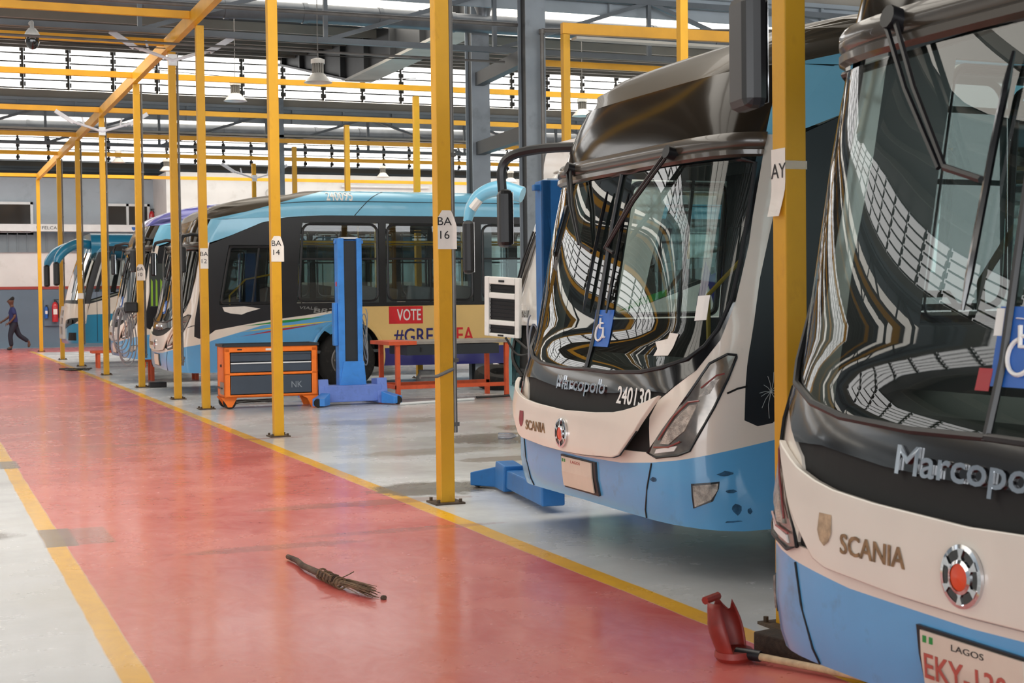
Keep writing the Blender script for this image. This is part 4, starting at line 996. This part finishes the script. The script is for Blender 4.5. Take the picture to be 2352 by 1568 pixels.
F_, hF = coach('teal coach with two swan-neck mirrors at the far left of the bays', 3.62, 39.75, dict(upper='white', lower='teal', roof='teal', glass=(1.55, 2.75), split=1.22, mask='sat', pillar='sat', screen='wind', win=(1.95, 2.8), open=False), zl=.12)
for sg in (1, -1):
    mo = MB().tube(smooth_pts([(.6, sg*1.0, 3.08), (.3, sg*1.2, 3.1), (-.02, sg*1.35, 2.95), (-.2, sg*1.42, 2.75), (-.26, sg*1.44, 2.6)]), smooth_r([.12, .13, .13, .11, .08]), 12).build('mirror', 'teal', F_, smooth=True)
    hs = MB(); hs.box(-.07, .07, -.13, .13, -.3, .3); ho = hs.build('mirror_housing', 'sat', mo, bevel=.05); ho.location = (-.27, sg*1.44, 2.33)
    MB().box(.071, .075, -.1, .1, -.27, .27).build('mirror_glass', 'chrome', ho)
gr = MB()
for (a0, a1, z0, z1) in ((-.5, -.34, .55, 1.38), (.34, .5, .55, 1.38), (-.34, .34, 1.28, 1.38), (-.34, .34, 1.08, 1.14), (-.34, .34, .86, .92), (-.34, .34, .55, .66)):
    q = hF.patch([(a0, z0), (a1, z0), (a1, z1), (a0, z1)], .06, .06); gr.add(q.v, q.f)
g = gr.build('grille', 'white', F_); hF.patch([(-.34, .6), (.34, .6), (.34, 1.3), (-.34, 1.3)], .01, .008).build('grille_mesh', 'cavity', g)
for sg in (1, -1):
    q = [(.62, .82), (1.2, .95), (1.42, 1.1), (1.0, 1.08), (.6, 1.02)]
    hl = hF.patch(q if sg > 0 else neg(q), .01, .03).build('headlamp', 'sat', F_)
    for a in (.85, 1.1): MB().lathe([(0, 0), (.05, 0), (.06, -.01)], 12, 'x', tuple(hF.p(sg*a, 1.0, .016))).build('lens', 'lensclear', hl)
    q = [(.9, .52), (1.25, .52), (1.25, .72), (.95, .72)]
    hF.patch(q if sg > 0 else neg(q), .006, .02).build('fog_recess', 'cavity', F_)
MB().box(1.9, 2.1, -1.26, -1.25, .98, 1.18).build('filler_flap', 'sat', F_)
MB().box(.72, .73, -1.258, -1.25, .6, 2.0).box(.98, .985, -1.258, -1.25, .6, 2.0).build('door_seam', 'sat', F_)
# advert film on the windows of the purple-roofed bus
def eside(u, z, d): return (u, -1.3-d, z)
MB().box(.52, 1.9, -1.315, -1.304, 1.5, 2.35).build('window_film', 'dash', E_)
m = MB()
for k in range(5): m.prism([(.54+k*.09, 1.52), (.58+k*.09, 1.52), (.58+k*.09, 2.0), (.55+k*.09, 2.05)], lambda a, b: eside(a, b, .018), lambda a, b: eside(a, b, .0155))
m.build('lime_stripes', 'lime', E_)
dk = MB().lathe([(0, -.02), (.3, -.02), (.3, -.016)], 28, 'y', (1.25, -1.3, 1.78)).build('red_disc', 'redv', E_)
text('Co', .1, lambda a, b, d: eside(1.0+a, 1.78+b, .021+d), .002, 'advert_lettering', 'whitev', dk, width=.3, height=.12)

# ------------------------------------------------------------------ workshop equipment
def tool_cart(x, y, label):
    r = empty('tool_cart', (x, y, 0), R(-2), label, 'tool cart')
    f = MB(); w, d = 1.4, .62
    for (a, b) in ((0, .09), (w-.09, w)): f.box(a, b, 0, .06, .2, .9); f.box(a, b, d-.06, d, .2, .9)
    f.box(0, w, 0, .05, .84, .92).box(0, w, 0, .04, .50, .535).box(0, w, 0, .05, .17, .21).box(.0, .03, 0, d, .17, .92).box(w-.03, w, 0, d, .17, .92).box(0, w, d-.05, d, .17, .92).box(0, w, 0, d, .17, .2)
    f.build('frame', 'cartorange', r, bevel=.008)
    for i, (z0, z1) in enumerate(((.70, .83), (.545, .69))):
        dr = MB().box(.1, w-.1, .008, d-.06, z0, z1).build('drawer', 'cartslate', r, bevel=.006)
        MB().box(.1, w-.1, -.012, .012, z1-.022, z1-.004).build('drawer_pull', 'alu' if i else 'cartslate', dr)
    dr = MB().box(.1, w-.1, .008, d-.06, .22, .49).build('drawer', 'cartslate', r, bevel=.006)
    text('NK', .1, lambda a, b, q: (1.0+a, .006-q, .30+b), .001, 'lettering', 'steel', dr, width=.16, height=.09)
    t = MB().box(-.02, w+.02, -.02, d+.02, .92, .935)
    for q in ((-.02, w+.02, -.02, 0), (-.02, w+.02, d, d+.02), (-.02, 0, -.02, d+.02), (w, w+.02, -.02, d+.02)): t.box(*q, .935, .96)
    t.build('worktop', 'carttop', r)
    MB().box(.62, .84, -.002, 0, .86, .89).build('label_strip', 'alu', r)
    MB().box(.2, .27, -.003, 0, .87, .89).build('lock_plate', 'sat', r)
    for yy in (.1, d-.1):
        c = MB(); c.prism([(-.03, .17), (.2, .17), (.15, .08), (.12, .03), (.06, .03), (.03, .08)], lambda a, b: (a, yy-.04, b), lambda a, b: (a, yy-.032, b)); c.prism([(-.03, .17), (.2, .17), (.15, .08), (.12, .03), (.06, .03), (.03, .08)], lambda a, b: (a, yy+.04, b), lambda a, b: (a, yy+.032, b))
        co = c.build('caster', 'cartorange', r); MB().lathe([(.0, -.03), (.085, -.03), (.095, -.015), (.095, .015), (.085, .03), (0, .03)], 20, 'y', (.09, yy, .096)).build('caster_wheel', 'rubber', co, smooth=True)
    for yy in (.0, d-.05):
        c = MB(); c.prism([(w, .17), (w-.24, .17), (w-.16, .13), (w-.10, .0), (w, .0)], lambda a, b: (a, yy, b), lambda a, b: (a, yy+.05, b)); c.build('foot', 'cartorange', r)
    MB().box(.0, -.03, .08, d-.08, .3, .32).box(-.02, .0, .2, .24, .62, .66).build('end_handle', 'sat', r)
    MB().box(-.012, -.002, .02, d*.5, .22, .4).build('end_plate', 'benchtop', r)
    return r
tool_cart(4.2, 21.4, 'orange framed tool cart with slate drawers between two yellow posts')

def lift(x, y, rz, label, body='liftblue', base='liftgrey', H=2.53, low=1.):
    r = empty('column_lift', (x, y, 0), rz, label, 'vehicle lift')
    c = MB(); c.box(-.19, -.09, -.10, .12, .06, H).box(.11, .19, -.10, .12, .06, H).box(-.19, .19, .08, .12, .06, H)
    c.box(-.21, .24, -.02, .06, H-.08, H-.03)
    c.build('mast', body, r, bevel=.008)
    MB().box(-.09, .11, -.07, -.05, .66, H-.04).build('mast_cover', 'carttop', r)
    MB().box(-.12, .14, -.06, .1, H-.01, H+.015).build('mast_cap', 'alu', r)
    p = MB(); p.prism([(-.22, .1), (.25, .1), (.2, .66), (-.12, .66)], lambda a, b: (a, -.115, b), lambda a, b: (a, -.06, b)); p.build('mast_foot', body, r, bevel=.006)
    b = MB(); b.box(-.45, .45, -.2, .1, .05, .30*low)
    for sx in (-1, 1):
        b.prism([(-.24, .02), (.1, .02), (.14, .38*low), (-.16, .40*low)], lambda a, z: (sx*.38, a, z), lambda a, z: (sx*.54, a, z))
        b.box(min(sx*.34, sx*.52), max(sx*.34, sx*.52), .1, 1.2, .05, .2)
    b.build('base', base, r, bevel=.012)
    for sx in (-1, 1):
        w = MB(); w.add([(sx*.5, -.2, .2), (sx*.70, -.42, .13), (sx*.70, -.42, .02), (sx*.5, -.2, .02), (sx*.4, -.32, .2), (sx*.54, -.52, .13), (sx*.54, -.52, .02), (sx*.4, -.32, .02)], [(0, 1, 2, 3), (4, 7, 6, 5), (0, 4, 5, 1), (3, 2, 6, 7), (1, 5, 6, 2), (0, 3, 7, 4)])
        wo = w.build('wheel_arm', body, r, bevel=.008); MB().lathe([(0, -.03), (.06, -.03), (.068, 0), (.06, .03), (0, .03)], 16, 'y', (sx*.62, -.45, .068)).build('caster_wheel', 'rubber', wo, smooth=True)
    MB().box(-.25, -.19, -.06, .06, .9, 1.55).build('control_box', body, r, bevel=.01)
    s = MB().box(-.193, -.1895, -.03, .03, 1.8, 1.87).build('warning_label', 'red', r)
    k = MB().tube([(.25+.05*math.sin(a*.9), .04+.02*math.cos(a*1.3), 1.0-.45*(1-math.cos(a))/2*1.0-.2*0+.012*a) for a in np.linspace(0, 12*PI, 150)], .009, 5); k.build('cable_coil', 'hose', r, smooth=True)
    return r
lift(6.15, 21.55, 0, 'blue column lift standing in front of the long bus wheel')
lift(4.95, 10.98, R(172), 'deep blue column lift half hidden behind the bus with the drooping flap', 'liftblue2', 'liftblue2', 2.55, .62)
def bench(x, y, rz, w, d, hgt, label, shelf=True, tbl='benchtop'):
    r = empty('workbench', (x, y, 0), rz, label, 'workbench')
    MB().box(0, w, 0, d, hgt-.05, hgt).build('worktop', tbl, r, bevel=.004)
    MB().box(-.005, w*.22, -.006, d, hgt-.055, hgt+.003).build('worktop_edge', 'benchred', r)
    for a in (.12, w-.09):
        for b in (.03, d-.1): MB().box(a, a+.07, b, b+.07, 0, hgt-.05).build('leg', 'benchred', r, bevel=.004)
    if shelf:
        s = MB().box(.12, w-.02, .04, .1, .18, .24).box(.12, w-.02, d-.1, d-.04, .18, .24).box(.12, .18, .04, d-.04, .18, .24).build('lower_rail', 'benchred', r)
        MB().box(.3, w-.2, .02, d-.06, hgt-.22, hgt-.06).build('drawer_unit', 'carttop', r)
        MB().box(.52, .54, .018, .0, hgt-.17, hgt-.1).box(1.1, 1.12, .018, .0, hgt-.17, hgt-.1).build('drawer_pull', 'sat', r)
    return r
bench(6.85, 21.75, R(0), 2.05, 1.0, .93, 'orange red workbench in front of the VOTE advert')
bench(4.3, 30.0, R(0), 1.1, .5, .44, 'small orange stand under the nose of the purple roofed bus', shelf=False, tbl='benchred')
bench(4.0, 36.6, R(0), 1.3, .5, .42, 'low orange stand under the teal coach side', shelf=False, tbl='benchred')
MB_ = MB().lathe([(0, .0), (.15, .0), (.2, .04), (.21, .16), (.17, .24), (.15, .26), (.15, .30), (.17, .31), (.0, .31)], 24)
o = MB_.build('bucket', 'bucket', smooth=True); o.location = (8.55, 24.9, 0); tag(o, 'grey dented pail on the floor behind the workbench legs', 'bucket')
# tyre lying against the column foot
t = MB().lathe([(.28, -.12), (.34, -.14), (.5, -.13), (.54, -.08), (.54, .08), (.5, .13), (.34, .14), (.28, .12), (.28, -.12)], 36)
t.lathe([(0, -.02), (.28, -.02), (.28, .02), (0, .02)], 36)
o = t.build('tyre', 'rubber', smooth=True); o.location = (9.6, 23.75, .18); o.rotation_euler = (R(12), 0, 0); tag(o, 'dusty black tyre lying on the floor by the foot of the grey column', 'tyre')
# rods on the floor behind the bench
for (a, b, mt, lab) in (((6.75, 20.9, .02), (8.1, 21.35, .02), 'alu', 'pale metal rod on the floor in front of the workbench'), ((8.2, 21.5, .03), (9.3, 21.75, .03), 'sat', 'dark metal bar on the floor at the right end of the workbench')):
    tag(MB().tube([a, b], .02, 8).build('metal_rod', mt, smooth=True), lab, 'rod')
# water bottle
bt = MB().lathe([(0, 0), (.033, 0), (.035, .02), (.033, .07), (.036, .1), (.034, .15), (.022, .19), (.013, .2), (.013, .215)], 16)
o = bt.build('plastic_bottle', 'clearplastic', smooth=True); o.location = (6.1, 15.32, .036); o.rotation_euler = (R(90), 0, R(60)); tag(o, 'crushed clear plastic water bottle lying on the oily floor', 'bottle')
MB().lathe([(0, .21), (.016, .21), (.016, .228), (0, .228)], 12).build('bottle_cap', 'whitev', o)
# things by the feet of the far posts
o = MB().box(-.16, .16, -.08, .08, 0, .10).build('black_block', 'sat', bevel=.015); o.location = (4.2, 27.75, 0); tag(o, 'small black block on the floor at the foot of the BAY 10 post', 'block')
cb = MB()
for k in range(3):
    cb.tube([(3.2+.5*a/6+.15*math.sin(a*1.1+k), 36.0+.5*math.cos(a*.8+k*2)+k*.1, .015) for a in np.linspace(0, 9, 40)], .014, 5)
tag(cb.build('cable_tangle', 'cable', smooth=True), 'tangle of black cables on the floor by the teal coach', 'cable')
cb = MB(); cb.tube([(4.9+.35*math.sin(a*1.7), 22.6+.25*math.cos(a*1.1), .012+.03*abs(math.sin(a*2.2))) for a in np.linspace(0, 14, 70)], .01, 5)
tag(cb.build('cable_tangle', 'cable', smooth=True), 'loose black cables on the floor under the tool cart', 'cable')
# hose loops hung beside the BAY 10 post
hz = MB()
for k in range(6):
    w_, L_ = .14+.03*(k % 3), .72+.07*k; cx = 3.52+.03*k
    hz.tube([(cx+w_*math.sin(a)*(.6+.4*(1-math.cos(a))/2), 27.74+.012*k, 1.5-L_*(1-math.cos(a))/2-(.0)) for a in np.linspace(0, 2*PI, 30)], .013, 6)
o = hz.build('hose_coil', 'hose', smooth=True); tag(o, 'grey air hoses hanging in loops from the BAY 10 post', 'hose')
MB().box(3.62, 3.868, 27.7, 27.8, 1.4, 1.6).build('hose_hanger', 'sat', o, bevel=.03)
# twig broom, nut
br = empty('twig_broom', (0, 0, 0), 0, 'short twig broom lying on the red walkway', 'broom')
pts = [(2.10, 8.80), (2.115, 8.62), (2.10, 8.42), (2.115, 8.2), (2.13, 8.02), (2.145, 7.86)]
st = MB().tube([(x, y, .022+.003*i) for i, (x, y) in enumerate(pts)], [.015, .017, .018, .02, .024, .026], 9); st.build('stick', 'stick', br, smooth=True)
bd = MB(); 
for k in range(7):
    t_ = k/6; c = Vector((2.125+.025*t_, 8.1-.32*t_, .034)); ax_ = Vector((.1, -1, .1*(-1)**k)).normalized()
    n1 = ax_.cross(Vector((0, 0, 1))).normalized(); n2 = ax_.cross(n1); bd.tube([c+(n1*math.cos(a)+n2*math.sin(a))*.03+ax_*.02*a/6 for a in np.linspace(0, 2*PI, 12)], .006, 5)
bd.tube([(2.12, 7.86, .06), (2.08, 7.95, .085)], .005, 5); bd.build('binding', 'twig', br, smooth=True)
tw = MB()
for k in range(60):
    a = Vector((2.14+random.uniform(-.02, .02), 7.88+random.uniform(-.03, .04), .03+random.uniform(-.012, .012))); sp = random.gauss(0, .45)
    b = a+Vector((.10+sp*.055, -.40+abs(sp)*.04+random.uniform(-.06, .05), random.uniform(-.02, .025))); b.z = max(.005, b.z)
    m_ = (a+b)/2+Vector((random.uniform(-.012, .012), 0, .01)); tw.tube([a, m_, b], [.004, .0035, .0018], 4)
tw.tube([(2.15, 7.85, .04), (2.2, 7.78, .08), (2.215, 7.74, .1)], .003, 4)
tw.build('twigs', 'twig', br)
o = MB().lathe([(.008, 0), (.017, .002), (.018, .012), (.012, .02), (.008, .02), (.008, 0)], 6).build('hex_nut', 'rust'); o.location = (2.285, 7.42, 0); tag(o, 'small dark nut on the red walkway beside the broom twigs', 'nut')
# long-handled scoop cut from a red can, timber plank
sc = empty('dust_scoop', (3.30, 5.52, 0), 0, 'broken dark red scoop with a pale wooden handle beside the plank', 'scoop')
sh = MB(); vs = []; fs = []; n, m = 20, 10
for i in range(n+1):
    a = R(-115+230*i/n)
    for j in range(m+1):
        t_ = j/m; rr = .075+.02*math.sin(t_*PI)-.01*t_; zt = .34*t_
        cut = (.34 if i < 7 else (.20+.02*math.sin(i*2.1) if i < 12 else .30+.04*math.sin(i)))
        z = min(zt, cut)+.03
        x = -rr*math.cos(a)*.9; y = rr*math.sin(a)*1.25
        vs.append((x-.10*(z-.03)/.34*.6, y, z))
for i in range(n):
    for j in range(m): q = i*(m+1)+j; fs.append((q, q+1, q+m+2, q+m+1))
vs = [(x, y, .03+(z-.03)*.66) for x, y, z in vs]; sh.add(vs, fs); so = sh.build('shell', 'panred', sc, smooth=True, fix=False); so.modifiers.new('t', 'SOLIDIFY').thickness = .006; so.rotation_euler = (0, 0, R(-50))
bt_ = MB().lathe([(0, .0), (.07, .0), (.085, .02), (.08, .045), (0, .04)], 20); b_ = bt_.build('bottom', 'panred', sc, smooth=True); b_.scale = (1, 1.25, 1); b_.rotation_euler = (0, 0, R(-50))
cap_ = MB().tube([(-.11, .06, .258), (-.02, .10, .265)], .018, 8); cap_.build('rolled_lip', 'panred', sc, smooth=True)
hd = MB().tube([(.02, -.05, .035), (.17, -.36, .03), (.31, -.70, .03)], .016, 10); hd.build('handle', 'handle', sc, smooth=True)
MB().tube([(.0, -.02, .036), (.06, -.12, .034)], .024, 10).build('ferrule', 'sat', sc, smooth=True)
o = MB().box(-.06, .06, -.34, .34, 0, .09).build('timber_plank', 'wood', bevel=.008); o.location = (3.58, 5.29, 0); o.rotation_euler = (0, 0, R(11.5)); tag(o, 'dark weathered timber plank lying under the nearest bus corner', 'plank')

# ------------------------------------------------------------------ lamps, arms, camera, wall things
def highbay(x, y, z, label, s=1.0, wire=True):
    r = empty('high_bay_lamp', (x, y, z), 0, label, 'lamp', 'high-bay lamps hanging under the roof')
    MB().lathe([(.08*s, .16*s), (.12*s, .13*s), (.22*s, .01*s), (.235*s, 0), (.225*s, 0), (.21*s, .012*s), (.075*s, .15*s)], 28).build('shade', 'lampwhite', r, smooth=True)
    f = MB().lathe([(0, .15*s), (.075*s, .15*s), (.075*s, .30*s), (0, .30*s)], 20)
    for k in range(14):
        a = 2*PI*k/14; f.bar((.085*s*math.cos(a), .085*s*math.sin(a), .15*s), (.085*s*math.cos(a), .085*s*math.sin(a), .31*s), .02*s)
    f.build('heat_sink', 'lampgrey', r); MB().lathe([(0, .31*s), (.115*s, .31*s), (.115*s, .38*s), (.05*s, .40*s), (0, .40*s)], 20).build('driver_housing', 'lampwhite', r, smooth=True)
    MB().lathe([(0, .11*s), (.1*s, .11*s), (.1*s, .115*s)], 16).build('diffuser', 'lampwhite', r)
    if wire: MB().tube([(0, 0, .40*s), (0, 0, 8.1-z)], .008, 5).build('hanging_wire', 'conduit', r)
    return r
highbay(6.3, 23.7, 5.2, 'high bay lamp hanging just right of the BAY 14 post before the dark girder')
highbay(6.1, 29.4, 5.62, 'high bay lamp hanging between the BAY 12 and BAY 14 posts')
highbay(13.9, 29.6, 5.62, 'high bay lamp above the dark roof edge of the second bus')
for x, y, z, lab in ((15.45, 49.5, 5.9, 'small distant high bay lamp left of the rear grey column pair'), (19.3, 47.0, 5.6, 'distant high bay lamp touching the rear grey column edge'), (8.0, 50.0, 6.0, 'small distant high bay lamp above the white block corner'), (6.5, 50.6, 6.3, 'faint distant high bay lamp between two yellow posts')): highbay(x, y, z, lab)
def arms(x, y, z, label):
    r = empty('twin_arm_lamp', (x, y, z), 0, label, 'lamp')
    for sg in (-1, 1):
        MB().tube([(0, -.08, 0), (sg*.62, -.08, .2)], .028, 8).build('arm', 'armwhite', r, smooth=True)
        MB().lathe([(.036, -.03), (.036, .03)], 10, 'x', (sg*.5, -.08, .16)).build('arm_clamp', 'armwhite', r)
        MB().bar((sg*.6, -.08, .18), (sg*.98, -.08, .42), .09, .05, (0, 1, 0)).build('lamp_head', 'armwhite', r, bevel=.01)
        MB().tube([(sg*.38, -.08, .12), (sg*.42, -.08, .3)], .02, 8).build('stub', 'armwhite', r, smooth=True)
    MB().box(-.07, .07, -.09, -.055, -.08, .1).build('bracket', 'alu', r)
    return r
arms(3.98, 24.115, 5.5, 'white twin-arm lamp on the signless yellow post by the cream bus nose')
arms(3.91, 33.065, 5.33, 'white twin-arm lamp on the farther yellow post left of the long beam')
arms(9.42, 42.915, 5.2, 'white twin-arm lamp on a back-row post above the long bus roof')
dc = empty('dome_camera', (1.77, 23.4, 5.62), 0, 'dark dome camera hanging under the truss at upper left', 'camera')
MB().lathe([(0, .16), (.05, .16), (.09, .11), (.115, .06), (.11, .03), (0, .03)], 20).build('camera_body', 'camwhite', dc, smooth=True)
MB().lathe([(.10, .03), (.105, -.05), (.085, -.11), (.05, -.15), (.0, -.165)], 20).build('dome', 'black', dc, smooth=True)
MB().tube([(0, 0, .15), (0, .05, .26), (0, .40, .30)], .03, 8).build('bracket', 'camwhite', dc, smooth=True)
for (a_, b_, sag, lab) in (((-6, 23.9, 5.98), (9.35, 23.95, 5.75), .35, 'thin sagging cable in front of the near roof truss'), ((4.0, 27.8, 5.95), (9.4, 27.8, 6.0), .25, 'thin sagging cable above the cross beam on the near louvres')):
    q = [Vector(a_).lerp(Vector(b_), i/20)-Vector((0, 0, sag*4*(i/20)*(1-i/20)*.5)) for i in range(21)]
    tag(MB().tube(q, .008, 5).build('overhead_cable', 'cable'), lab, 'cable')
fe = MB().box(-20, 8.25, 54.3, 54.6, 4.15, 4.40).build('header_rail', 'alu'); tag(fe, 'long white rail with printed names across the grey end wall', 'rail')
for x in (4.3, 10.2 if 0 else 7.6):
    text('FELCAR', .1, lambda a, b, d, x=x: (x+a, 54.298-d, 4.22+b), .004, 'rail_lettering', 'steeldark', fe, width=.62, height=.11)
    MB().prism([(x-.2, 4.32), (x-.04, 4.32), (x-.05, 4.24), (x-.12, 4.19), (x-.19, 4.24)], lambda a, b: (a, 54.298, b), lambda a, b: (a, 54.294, b)).build('rail_emblem', 'stickerblue', fe)
for x in (-6, 2.2, 7.9): MB().box(x, x+.15, 54.4, 54.9, 4.2, 4.35).build('rail_bracket', 'steel', fe)
def extinguisher(x, y, z, s, label, mat='extred'):
    r = empty('fire_extinguisher', (x, y, z), 0, label, 'fire extinguisher')
    MB().lathe([(0, 0), (.075*s, 0), (.08*s, .02*s), (.08*s, .42*s), (.06*s, .49*s), (.025*s, .53*s), (0, .53*s)], 18).build('cylinder', mat, r, smooth=True)
    MB().box(-.02*s, .02*s, -.02*s, .02*s, .53*s, .58*s).box(-.03*s, .10*s, -.012*s, .012*s, .58*s, .6*s).build('valve', 'sat', r)
    MB().tube([(.03*s, 0, .57*s), (.1*s, 0, .45*s), (.095*s, 0, .1*s)], .012*s, 6).build('hose', 'cable', r, smooth=True)
    MB().box(-.05*s, .05*s, -.082*s, -.078*s, .2*s, .34*s).build('instruction_label', 'whitev', r)
    return r
pb_ = MB().box(4.35, 5.1, 54.9, 54.97, .78, 1.72).build('equipment_board', 'walldado'); tag(pb_, 'dark board on the grey end wall behind the extinguishers', 'board')
extinguisher(4.72, 54.794, .92, 1.35, 'large red fire extinguisher on the grey end wall'); extinguisher(4.42, 54.838, 1.05, .8, 'small pale blue extinguisher left of the large red one', 'stickerblue')
extinguisher(8.2, 54.8, 4.3, 1.2, 'red fire extinguisher in the dark corner by the upper window')
wc_ = empty('wall_camera', (12.0, 51.9, 5.45), 0, 'small pale camera on the white block wall above the long bus', 'camera')
MB().lathe([(.0, 0), (.16, 0), (.18, .05), (0, .06)], 20, 'y', (0, .02, 0)).build('mount', 'camwhite', wc_, smooth=True); MB().tube([(0, 0, 0), (.05, -.25, -.1)], .06, 10).build('camera_body', 'lampgrey', wc_, smooth=True)
tu = MB().tube([(14.6, 51.9, 5.75), (18, 51.9, 5.75)], .05, 8).build('tube_lamp', 'alu', smooth=True); tag(tu, 'white fluorescent tube on the white block wall above the long bus', 'lamp')

# ------------------------------------------------------------------ person walking at the far end
def person(x, y):
    r = empty('person', (x, y, 0), 0, 'person in navy shirt and dark trousers walking past the grey wall', 'person')
    def skin(name, verts, edges, rad, mat, par, sub=2):
        me = bpy.data.meshes.new(name); me.from_pydata(verts, edges, []); o = bpy.data.objects.new(name, me); COL.objects.link(o); o.parent = par
        me.materials.append(M[mat]); s = o.modifiers.new('skin', 'SKIN'); s.use_smooth_shade = True
        for i, rr in enumerate(rad):
            v = me.skin_vertices[0].data[i]; v.radius = (rr, rr) if not isinstance(rr, tuple) else rr; v.use_root = i == 0
        u_ = o.modifiers.new('sub', 'SUBSURF'); u_.levels = 1; u_.render_levels = sub; return o
    # walks toward -x; y is sideways
    V_ = [(0, 0, .93), (-.02, 0, 1.15), (-.04, 0, 1.38), (-.05, 0, 1.50), (-.07, 0, 1.575), (-.095, 0, 1.66), (-.085, 0, 1.765),
          (-.04, -.17, 1.42), (.03, -.22, 1.16), (-.12, -.22, .98), (-.19, -.20, .93),
          (-.04, .17, 1.42), (-.12, .22, 1.16), (-.30, .20, 1.02), (-.38, .18, .98),
          (-.02, -.09, .88), (-.14, -.09, .50), (-.10, -.09, .09), (-.24, -.09, .045),
          (.02, .09, .88), (.16, .09, .50), (.50, .09, .26), (.46, .09, .12)]
    E_ = [(0, 1), (1, 2), (2, 3), (3, 4), (4, 5), (5, 6), (2, 7), (7, 8), (8, 9), (9, 10), (2, 11), (11, 12), (12, 13), (13, 14), (0, 15), (15, 16), (16, 17), (17, 18), (0, 19), (19, 20), (20, 21), (21, 22)]
    RD = [(.14, .11), (.13, .10), (.15, .11), .065, .07, .125, .10, .06, .045, .036, .04, .06, .045, .036, .04, .085, .06, .045, .04, .085, .06, .045, .04]
    b = skin('body', V_, E_, RD, 'skin', r)
    skin('shirt', [(0, 0, .80), (-.02, 0, 1.12), (-.04, 0, 1.38), (-.05, 0, 1.46), (-.04, -.18, 1.42), (.02, -.23, 1.2), (-.04, .18, 1.42), (-.12, .23, 1.2)], [(0, 1), (1, 2), (2, 3), (2, 4), (4, 5), (2, 6), (6, 7)], [(.20, .17), (.19, .155), (.19, .15), .075, .082, .07, .082, .07], 'shirt', r)
    skin('trousers', [(0, 0, 1.0), (-.02, -.095, .86), (-.14, -.095, .50), (-.10, -.095, .12), (.02, .095, .86), (.16, .095, .50), (.47, .095, .28)], [(0, 1), (1, 2), (2, 3), (0, 4), (4, 5), (5, 6)], [(.15, .13), .125, .09, .075, .125, .09, .075], 'trousers', r)
    skin('hair', [(-.03, 0, 1.68), (-.065, 0, 1.76), (-.1, 0, 1.795)], [(0, 1), (1, 2)], [.10, .125, .11], 'hair', r)
    fc = MB(); fc.tube([(-.18, 0, 1.70), (-.205, 0, 1.66), (-.18, 0, 1.645)], [.012, .02, .012], 8); fc.build('nose', 'skin', r, smooth=True)
    for wx, sy, wz in ((-.19, -.20, .93), (-.38, .18, .98)):
        hn = MB(); d = Vector((-.75, 0, -.65)); s_ = Vector((0, 1, 0)); o_ = Vector((wx, sy, wz))
        hn.tube([o_-d*.01, o_+d*.03, o_+d*.075], [.024, .036, .034], 10)
        for k, L in enumerate((.055, .068, .072, .062)):
            b0 = o_+d*.07+s_*(k-1.5)*.017; hn.tube([b0, b0+d*L*.6, b0+d*L*.85+Vector((.0, 0, -L*.35))], [.0095, .009, .007], 7)
        hn.tube([o_+d*.02+Vector((-.02, 0, .012)), o_+d*.05+Vector((-.042, 0, .014)), o_+d*.08+Vector((-.046, 0, .0))], [.012, .011, .008], 7)
        hn.build('hand', 'skin', r, smooth=True)
    for sy in (-1, 1): MB().tube([(-.175, sy*.035, 1.70), (-.19, sy*.035, 1.70)], .012, 8).build('eye', 'hair', r); MB().tube([(-.08, sy*.085, 1.70), (-.06, sy*.105, 1.67), (-.08, sy*.088, 1.64)], .018, 8).build('ear', 'skin', r, smooth=True)
    skin('shoe', [(-.08, -.09, .05), (-.26, -.09, .04)], [(0, 1)], [.05, .04], 'sat', r); skin('shoe', [(.52, .09, .22), (.46, .09, .07)], [(0, 1)], [.05, .035], 'rust', r)
    return r
person(3.2, 53.0)
